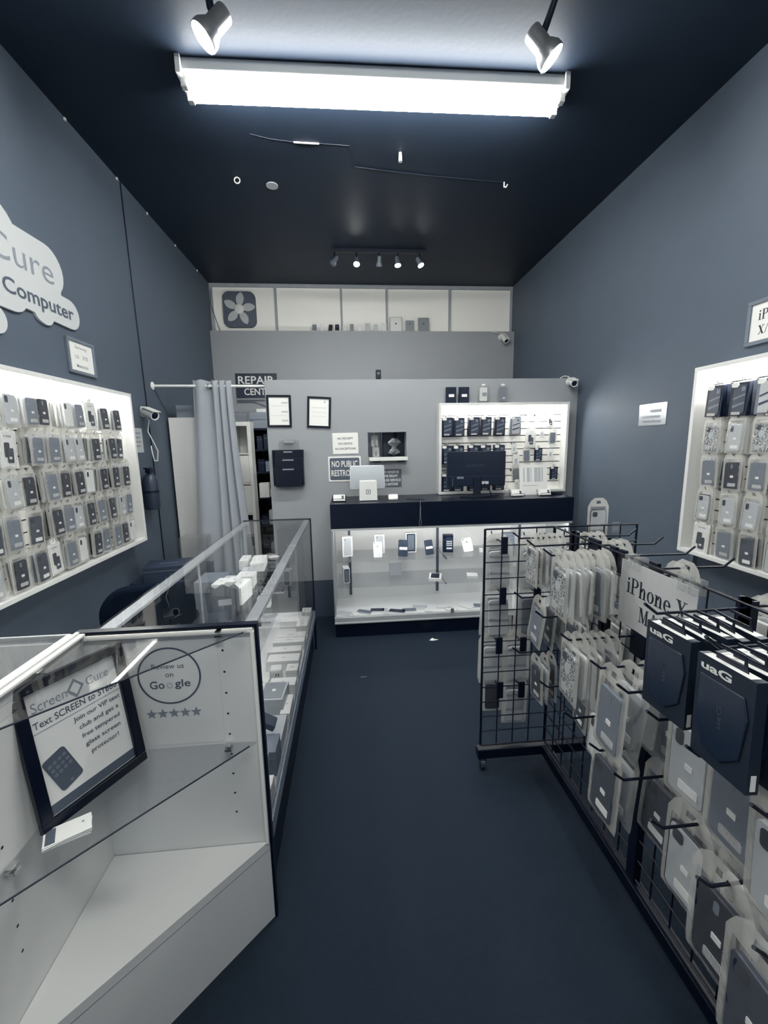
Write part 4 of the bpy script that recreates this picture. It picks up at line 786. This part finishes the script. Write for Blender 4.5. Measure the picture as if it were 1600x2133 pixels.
for x0, x1, y0, y1, z, h, m, lb in ((-.72, -.665, 2.60, 2.74, .72, .06, 'card', 'white box at the far left of the upper glass shelf'), (-.645, -.56, 2.55, 2.75, .72, .055, 'card', 'large white box at the far right of the upper glass shelf'), (-.64, -.55, 2.24, 2.34, .72, .07, 'card', 'white-lidded box middle of the upper glass shelf'),
        (-.735, -.67, 2.14, 2.25, .72, .065, 'card', 'white box left in the near group on the upper shelf'), (-.66, -.60, 2.13, 2.22, .72, .08, 'card', 'white upright box centre in the near group on the upper shelf'), (-.60, -.54, 2.0, 2.15, .72, .09, 'card', 'tall white box right in the near group on the upper shelf'),
        (-.73, -.66, 2.29, 2.37, .72, .04, 'c_light', 'pale flat packet stack on the upper glass shelf'), (-.66, -.58, 2.41, 2.50, .72, .05, 'c_light', 'pale clear-topped box mid upper glass shelf'), (-.60, -.52, 2.50, 2.56, .50, .06, 'card', 'white box on the lower glass shelf, far half'),
        (-.56, -.49, 2.02, 2.10, .50, .08, 'card', 'white box on the lower glass shelf, middle'), (-.56, -.48, 1.82, 1.92, .50, .12, 'c_light', 'pale tall box on the lower glass shelf, near half')):
    boxthing('white_box', lb, 'box', ((x0+x1)/2, (y0+y1)/2, z+.0005), x1-x0, y1-y0, h, rnd.uniform(-7, 7), m, GU, topmark=0)
for i, (x, y, rz) in enumerate(((-.62, 2.82, 10), (-.68, 2.84, -20), (-.57, 2.84, 30))):
    t = thing('accessory_bag', ('crinkled clear bag, centre', 'crinkled clear bag, left', 'crinkled clear bag, right')[i]+' of the three at the far shelf end', 'bag', (x, y, .725+.012*i), rz, 'clear bags at the far end of the upper shelf', rx=-90)
    mk('clear_pouch', film(.08, .09, .03, seed=20+i), M['pouch'], t); mk('white_card', MB().slab(rrect(.05, .05, .004, 0, -.05), -.004, .004), M['card'], t)
t = thing('acrylic_holder', 'scalloped grey acrylic holder on the upper glass shelf', 'holder', (-.625, 1.95, .7205), 12)
mk('holder', MB().slab([(-.07, 0), (-.055, -.0), (.055, 0), (.075, .02), (.075, .10), (.055, .12), (.03, .105), (.0, .125), (-.03, .105), (-.055, .12), (-.075, .10)], -.02, .02), glass('smoked_acrylic', .6, .1, milk=.35, milkv=.45), t, bevel=.004); mk('price_card', MB().slab(rrect(.06, .03, .004, .01, .045), -.022, -.020), M['silver'], t)
boxthing('black_clip', 'small black plastic clip on the lower glass shelf', 'clip', (-.50, 2.06, .58+.0005), .04, .03, .02, 20, 'c_black')
for i, (x, y) in enumerate(((-.70, 1.55), (-.66, 1.62), (-.62, 1.50), (-.58, 1.66), (-.54, 1.56))):
    t = thing('earphone_pod', ('small chrome trinket nearest the white rail', 'small chrome trinket behind the first', 'small chrome trinket nearest the corner panel', 'small chrome trinket beside the acrylic holder', 'small chrome trinket nearest the aisle')[i]+', upper glass shelf', 'trinket', (x, y, .7205), 30*i, 'chrome trinkets on the upper glass shelf')
    mk('body', lathe_obj([(0, 0), (.014, 0), (.016, .006), (.012, .014), (0, .016)], (0, 0, 0), (0, 0, 1), 16), M['chrome'], t, smooth=True)

# ---------------------------------------------------------------- white corner case in the foreground
KX, KB, KT = -.745, 1.13, 1.0     # left panel plane, back panel plane, top
cc = thing('corner_case', 'white three-cornered display case with open diagonal front in the near left corner', 'display case', (0, 0, 0))
bp_ = mk('back_panel', MB().box(KX-.018, -.283, KB, KB+.016, 0, KT-.006), M['white'], cc)
mk('panel_edging', MB().box(KX-.018, -.275, KB-.004, KB+.018, KT-.006, KT+.004).box(-.283, -.275, KB-.002, KB+.018, 0, KT), M['black'], cc)
mk('light_edge', MB().box(KX, -.287, KB-.010, KB, KT-.018, KT-.006).box(-.293, -.284, KB-.010, KB, .285, KT-.018), M['cream'], cc)
mk('left_panel', MB().box(KX-.018, KX, .60, KB, 0, KT-.006), M['white'], cc)
mk('left_top_rail', MB().box(KX-.035, KX+.012, .60, KB-.004, KT-.006, KT+.002).box(KX-.012, KX-.002, .60, KB-.004, KT+.002, KT+.008), M['white'], cc, bevel=.002)
def tri(z0, z1, off=0.0, inset=0.0):
    a = KB-.002; k = -1.415-off            # front edge: x - y = k
    return [(KX+.001, a), (KX+.001, KX-k+inset), (KX+.001+.0, KX-k), (k+a, a)][0:1]+[(KX+.001, KX-k), (k+a, a)]
mk('deck', MB().plate(tri(0, 0), .268, .285), M['white'], cc)
kd_ = MB(); x1, y1, x0, y0 = -1.415+KB, KB, KX, KX+1.415
kd_.plate([(x0, y0), (x1, y1), (x1-.011, y1+.0), (x0, y0+.016)], 0, .268); mk('kick_board', kd_, M['white'], cc)
mk('kick_groove', MB().plate([(x0, y0-.0006), (x1, y1-.0006), (x1-.0015, y1+.0), (x0, y0+.0018)], .255, .2575), M['greyp'], cc)
mk('glass_shelf', MB().plate(tri(0, 0, .012), .629, .635), M['glass'], cc)
mk('glass_top', MB().plate([(KX+.001, KB-.012), (KX+.001, KX+1.419), (-1.419+KB-.012, KB-.012)], .984, .990), M['glass'], cc)
for z in (.629, .984):
    d_ = .012 if z < .8 else .004
    mk('shelf_edge', MB().tube([(KX+.004, KX+1.415+d_+.002, z+.003), (-1.415-d_+KB-.02, KB-.018, z+.003)], .0022, 6), M['ink'], cc)
for p_ in ((-.378, KB-.012, .629), (-.378, KB-.012, .984), (KX+.012, .80, .629), (KX+.012, .95, .984)):
    mk('shelf_clip', MB().box(p_[0]-.010, p_[0]+.010, p_[1]-.010, p_[1]+.010, p_[2]-.008, p_[2]-.001).box(p_[0]-.008, p_[0]+.008, p_[1]-.010, p_[1]+.010, p_[2]+.007, p_[2]+.010), M['chrome'], cc, bevel=.001)
def peg(pts): mk('peg_hole', MB().add(pts, [tuple(range(8))]), M['ink'], cc)
for k in range(9):
    z = .40+k*.066
    if abs(z-.63) > .02: peg([(-.375+.0035*math.cos(a*PI/4), KB-.0004, z+.0035*math.sin(a*PI/4)) for a in range(8)])
for k in range(7):
    z = .42+k*.066
    for y in (1.03, .80): peg([(KX+.0004, y+.0035*math.cos(a*PI/4), z+.0035*math.sin(a*PI/4)) for a in range(8)])
# sticker on the back panel
sg = thing('window_sticker', 'translucent review sticker with circle and five stars on the corner case panel', 'sticker', (-.527, KB, .86), 0)
sh_ = mk('sheet', MB().slab(rrect(.235, .345, .004, .02, -.045), -.0010, -.0002), M['white'], sg)
rgm = MB()
for k in range(40):
    a0, a1 = 2*PI*k/40, 2*PI*(k+1)/40
    rgm.add([(r_*math.cos(a), -.0016, r_*math.sin(a)) for r_, a in ((.082, a0), (.087, a0), (.087, a1), (.082, a1))], [(0, 1, 2, 3)])
mk('ring_print', rgm, M['slate'], sh_)
text('Review us', sh_, M['slate'], -.002, .030, w_=.088, y=-.0016); text('on', sh_, M['slate'], .0, .002, w_=.022, y=-.0016)
text('Go', sh_, M['slate'], -.036, -.026, w_=.040, h=.024, y=-.0016, bold=.01); text('o', sh_, M['lightp'], -.002, -.029, w_=.017, h=.018, y=-.0016); text('gle', sh_, M['slate'], .034, -.027, w_=.043, h=.030, y=-.0016, bold=.01)
for k in range(5):
    cx = -.060+k*.031; pts = []
    for i in range(10):
        a = PI/2+i*PI/5; r_ = .0155 if i % 2 == 0 else .0068; pts.append((cx+r_*math.cos(a), -.116+r_*math.sin(a)))
    mk('star_print', MB().slab(pts[::-1], -.0018, -.0008), M['greyp'], sh_)
# framed flyer leaning in the corner case, on the glass shelf
fa = math.degrees(math.atan2(.228, .12))
fl = thing('framed_flyer', 'black-framed text club flyer leaning on the corner case shelf', 'framed flyer', (-.664, .980, .6375), fa, rx=-8)
W_, H_ = .256, .345
mk('frame', MB().box(-W_/2, W_/2, -.018, 0, H_-.024, H_).box(-W_/2, W_/2, -.018, 0, 0, .024).box(-W_/2, -W_/2+.026, -.018, 0, .024, H_-.024).box(W_/2-.026, W_/2, -.018, 0, .024, H_-.024), M['black'], fl, bevel=.002)
fs = mk('sheet', MB().box(-W_/2+.026, W_/2-.026, -.008, -.002, .024, H_-.024), M['paper'], fl)
yy = -.0086
mk('bottom_band', MB().box(-W_/2+.026, W_/2-.026, yy, -.008, .026, .050), M['slate'], fs)
text('Screen', fs, M['greyp'], -.055, H_-.062, w_=.075, h=.024, y=yy); text('Cure', fs, M['greyp'], .055, H_-.060, w_=.055, h=.022, y=yy)
mk('diamond_logo', MB().slab([(.002, H_-.086), (.022, H_-.062), (.002, H_-.038), (-.018, H_-.062)], yy-.0004, -.008), M['greyp'], fs); mk('diamond_logo', MB().slab([(.002, H_-.078), (.015, H_-.062), (.002, H_-.046), (-.011, H_-.062)], yy-.001, -.008), M['paper'], fs)
text('Text SCREEN to 51660', fs, M['slate'], 0, H_-.103, w_=.192, h=.017, y=yy, bold=.01); mk('rule', MB().box(-.1, .1, yy, -.008, H_-.121, H_-.1195), M['greyp'], fs)
for k, (s_, w_) in enumerate((('Join our VIP text', .115), ('club and get a', .098), ('free tempered', .095), ('glass screen', .088), ('protector!', .07))): text(s_, fs, M['slate'], .040, H_-.138-k*.024, w_=w_, h=.015, y=yy, bold=.015)
ph = mk('printed_phone', MB().at(Matrix.Translation((-.060, 0, .115)) @ Matrix.Rotation(R(-18), 4, 'Y')).slab(rrect(.052, .095, .008), yy-.0006, -.008), M['slate'], fs)
mb = MB().at(Matrix.Translation((-.060, 0, .115)) @ Matrix.Rotation(R(-18), 4, 'Y'))
for i in range(4):
    for j in range(3): mb.slab(rrect(.008, .008, .002, -.017+i*.0115, .0+j*.014), yy-.0012, yy-.0006)
mb.slab(circ(.004, 0, -.038, 10), yy-.0012, yy-.0006); mk('icon_print', mb, M['c_mid'], ph)
t = thing('business_cards', 'stack of white business cards on the corner case shelf below the flyer', 'business cards', (-.664, .868, .6355), 30)
mb = MB()
for k in range(5): mb.at(Matrix.Rotation(R((-3, 2, -1, 4, 0)[k]), 4, 'Z')).box(-.044, .044, -.026, .026, k*.0022, k*.0022+.0018)
cs = mk('card_stack', mb, M['card'], t); mk('card_print', MB().box(-.040, -.022, -.022, .022, .0106, .0112), M['slate'], cs); mk('card_print', MB().box(.026, .031, .004, .009, .0106, .0112), M['greyp'], cs)
# left glass case continuing to the wall
lc = thing('display_case', 'glass-topped case running left from the corner case to the wall', 'display case', (0, 0, 0))
mk('body', MB().box(XL+.01, KX-.020, .64, 1.138, 0, .28), M['white'], lc)
mk('front_glass', MB().box(XL+.01, KX-.020, .64, .646, .28, .985), M['glass'], lc); mk('top_glass', MB().box(XL+.01, KX-.036, .64, 1.140, .985, .993), M['glass'], lc)
mk('back_rail', MB().box(XL+.01, KX-.036, 1.135, 1.142, .975, .996), M['alu'], lc); mk('back_panel', MB().box(XL+.01, KX-.02, 1.128, 1.135, .28, .975), M['white'], lc)
mk('glass_shelf', MB().box(XL+.02, KX-.022, .66, 1.12, .62, .627), M['glass'], lc)
for i, (x, y, z) in enumerate(((-.86, 1.04, .6275), (-.98, .98, .6275), (-.90, .86, .6275), (-1.1, 1.03, .6275))):
    t = thing('accessory_bag', ('nearest the corner case', 'second from the corner case', 'in front of the others', 'farthest toward the wall')[i]+', clear packet in the left case', 'bag', (x, y, z+.02), 25*i-20, 'clear packets in the left glass case', rx=-80)
    mk('clear_pouch', film(.1, .12, .02, seed=40+i), M['pouch'], t); mk('white_card', MB().slab(rrect(.07, .08, .004, 0, -.06), -.004, .004), M['card'], t)

# ---------------------------------------------------------------- wire grid rack
SX, RY1, RY0, GZ0, GZ1 = .868, 1.665, .44, .12, 1.135
gr = thing('grid_rack', 'black wire grid rack on casters with phone cases on hooks', 'display rack', (0, 0, 0))
def wire(mb, a, b, r_=.0026): mb.tube([a, b], r_, 6)
EX0, EX1 = .562, 1.238
mb = MB(); n = 9; st_ = (EX1-EX0)/n
for i in range(n+1): wire(mb, (EX0+i*st_, RY1, GZ0), (EX0+i*st_, RY1, GZ1), .0052 if i in (0, n) else .0026)
nz = 14; sz = (GZ1-GZ0)/nz
for j in range(nz+1): wire(mb, (EX0, RY1-.004, GZ0+j*sz), (EX1, RY1-.004, GZ0+j*sz), .0042 if j in (0, nz) else .0026)
mk('end_grid', mb, M['blackm'], gr)
mb = MB(); n = 16; sy = (RY1-RY0)/n
for i in range(n+1): wire(mb, (SX, RY0+i*sy, GZ0), (SX, RY0+i*sy, GZ1), .0052 if i in (0, 8, n) else .0026)
for j in range(nz+1): wire(mb, (SX-.004, RY0, GZ0+j*sz), (SX-.004, RY1-.006, GZ0+j*sz), .0042 if j in (0, nz) else .0026)
mk('spine_grid', mb, M['blackm'], gr)
mk('joint_post', MB().box(SX-.012, SX+.012, 1.035, 1.07, .10, GZ1-.01), M['blackm'], gr)
mk('base_frame', MB().box(EX0-.015, EX1+.015, RY1-.02, RY1+.02, .06, .105).box(SX-.02, SX+.02, RY0, RY1-.02, .06, .105).box(EX0-.015, EX1+.015, RY0-.02, RY0+.02, .06, .105), M['blackm'], gr, bevel=.002)
for x in (EX0+.01, EX1-.01):
    for y in (RY1, RY0):
        c = mk('caster', MB().tube([(x-.010, y, .024), (x+.010, y, .024)], .024, 16), M['c_dark'], gr, smooth=True); mk('caster_fork', MB().box(x-.016, x-.012, y-.014, y+.014, .02, .06).box(x+.012, x+.016, y-.014, y+.014, .02, .06).box(x-.016, x+.016, y-.014, y+.014, .052, .06), M['chrome'], c)
def rack_hook(y, z, side=-1, L=.245):
    x = SX; mk('hook', MB().tube([(x, y, z), (x+side*(L-.03), y, z-.002), (x+side*L, y, z+.022)], .0034, 8).box(x-.006, x+.006, y-.016, y+.016, z-.060, z+.020), M['blackm'], gr)
RH = [1.128, .898, .668, .438]
rkrows = [   # row, hook y, stack y, front x, packets, scale, spacing, roll
    (0, 1.515, 1.49, .69, ['glitter', 'glitter', 'clear', 'light', 'clear', 'light'], 1.08, .022, 0), (0, 1.391, 0, 0, [], 1, 0, 0), (0, 1.265, 1.225, .665, ['glitter', 'light', 'clear', 'light', 'clear', 'grey', 'light', 'clear'], 1.18, .022, 0),
    (0, .794, .750, .655, ['uag', 'uag', 'uag', 'uag', 'uag'], .90, .036, 4), (0, .640, .606, .645, ['uag', 'uag', 'uag', 'uag', 'uag', 'uag'], .93, .034, 2),
    (1, 1.485, 1.43, .705, ['grey', 'dark', 'light'], 1.10, .04, 18), (1, 1.30, 1.30, .76, ['dark', 'light'], 1.05, .03, 0), (1, 1.132, 1.12, .655, ['glitter', 'clear', 'light', 'clear', 'grey', 'light'], 1.15, .026, 0), (1, .971, .93, .665, ['grey', 'light', 'clear'], 1.30, .055, 4),
    (1, .860, .875, .775, ['grey', 'light'], 1.28, .04, 0), (1, .760, .775, .745, ['light', 'clear'], 1.32, .05, 3), (1, .655, .650, .735, ['grey', 'clear'], 1.32, .05, 0), (1, .525, .525, .69, ['light', 'grey'], 1.3, .05, 0),
    (2, 1.485, 1.43, .70, ['black', 'light', 'black'], 1.0, .03, 5), (2, 1.25, 1.25, .78, ['dark', 'light'], 1, .03, 0), (2, 1.085, 1.12, .76, ['clear', 'light'], 1.1, .04, 0), (2, .95, .955, .68, ['dark', 'light'], 1.30, .05, 0), (2, .850, .860, .765, ['dark', 'light'], 1.25, .04, 0),
    (2, .720, .735, .735, ['ring', 'clear'], 1.32, .05, 0), (2, .600, .612, .69, ['black', 'clear'], 1.38, .06, 0), (2, .490, .498, .645, ['dark', 'light'], 1.36, .06, 0)]
cnt = {}
for ri, y, ys, xf, kk, sc_, stp, roll in rkrows:
    cnt[ri] = cnt.get(ri, 0)+1; rack_hook(y, RH[ri])
    if kk:
        n0 = len(bpy.data.objects)
        stack(kk, (xf, ys, RH[ri]-.006), (stp, 0, 0), -90, sc_, '%s hook from far end, %s, rack aisle side' % (ORD[cnt[ri]-1], ('top row', 'second row', 'third row')[ri]), 'case packets on the aisle side of the grid rack', jit=4, roll=roll)
# wall side of the spine
for i, (ri, y, kk) in enumerate(((0, 1.50, ['light', 'clear', 'clear']), (0, 1.36, ['clear', 'light', 'clear']), (0, 1.22, []), (0, 1.08, ['clear', 'light']), (0, .80, ['clear', 'light', 'clear']), (0, .66, ['light', 'clear', 'grey']), (1, 1.44, ['light', 'clear', 'grey']), (1, 1.28, ['grey', 'light', 'clear']), (1, 1.1, ['light', 'clear']), (1, .8, ['light', 'clear']))):
    rack_hook(y, RH[ri], 1)
    if kk: stack(kk, (SX+.10, y, RH[ri]-.008), (-.028, 0, 0), 90, 1.1, '%s hook from far end, %s, rack wall side' % (ORD[i if i < 6 else i-6], ('top row', 'second row')[ri]), 'case packets on the wall side of the grid rack')
# packets on the far face of the end grid, seen through the wires
def end_hook(x, z, side=1, L=.16):
    mk('hook', MB().tube([(x, RY1, z), (x, RY1+side*(L-.02), z-.002), (x, RY1+side*L, z+.018)], .003, 8).box(x-.014, x+.014, RY1-.010, RY1-.002, z-.045, z+.030), M['blackm'], gr)
ei = 0
for x, z, kk, sc_ in ((.645, 1.07, ['plain', 'light'], 1.35), (.80, 1.06, ['plain', 'light'], 1.3), (.645, .845, ['plain', 'light'], 1.35), (.80, .84, ['plain', 'grey'], 1.3), (.635, .615, ['plain', 'light'], 1.3), (.745, .61, ['plain', 'light'], 1.3), (.645, .40, ['black'], 1.0), (.745, .395, ['plain', 'light'], 1.25), (1.0, 1.07, ['plain', 'light'], 1.3), (1.12, 1.05, ['plain'], 1.2)):
    end_hook(x, z); ei += 1
    stack(kk, (x, RY1+.09, z-.008), (0, -.035, 0), 180, sc_, '%s hook on the far face of the end grid' % ORD[ei-1], 'packets on the far face of the rack end grid')
# black-edged clear case clipped above the end grid
t = packet('ring'); t.location = (1.075, RY1+.03, 1.165+.06); t.rotation_euler = (0, 0, 0); t.scale = (1, 1, 1)
tag(t, 'black-edged clear case sticking up above the end of the grid rack', 'case packet')
for i, (x, lb) in enumerate(((.685, 'left'), (1.135, 'right'))):
    tag(mk('sign_clip', MB().tube([(x-.014, RY1-.008, 1.145), (x+.014, RY1-.008, 1.145), (x+.014, RY1-.008, 1.105), (x-.014, RY1-.008, 1.105), (x-.014, RY1-.008, 1.145)], .0022, 6).box(x-.010, x+.010, RY1-.009, RY1-.007, 1.11, 1.135), M['acry']), 'clear plastic clip at the %s part of the end grid top' % lb, 'sign clip')
# sign on the spine
sn = thing('rack_sign', 'white phone model sign hanging in clear clips on the grid rack spine', 'sign', (SX-.014, 1.055, 1.025), -90, ry=0)
sp = mk('sheet', MB().slab(rrect(.29, .205, .003), -.002, 0), M['paper'], sn)
serif('iPhone X', sp, M['ink'], .004, .030, .235, .050, -.0028); serif('MAX', sp, M['ink'], .006, -.045, .115, .046, -.0028)
mk('clear_sleeve', MB().slab(rrect(.30, .225, .004, 0, .008), -.005, -.0035), M['glass'], sn)
for x in (-.11, -.07, .10, .135):
    mk('sleeve_clip', MB().box(x-.012, x+.012, -.012, .022, .085, .125), M['acry'], sn, bevel=.003)
# support pole under the right display
tag(mk('cable_conduit', MB().box(XR-.022, XR, 2.135, 2.157, 0, .866), M['c_mid']), 'thin grey conduit down the right wall below the lit display', 'conduit')
# litter on the carpet
tag(mk('paper_scrap', MB().plate([(.57, 2.93), (.60, 2.922), (.64, 2.934), (.61, 2.945), (.60, 2.965)], .0005, .004), M['paper']), 'small white paper scrap on the carpet before the showcase counter', 'paper scrap')
tag(mk('paper_scrap', MB().plate([(.03, 2.48), (.07, 2.485), (.068, 2.49), (.032, 2.487)], .0005, .0025), M['c_mid']), 'faint thin grey fleck on the carpet in the middle of the aisle', 'paper scrap')
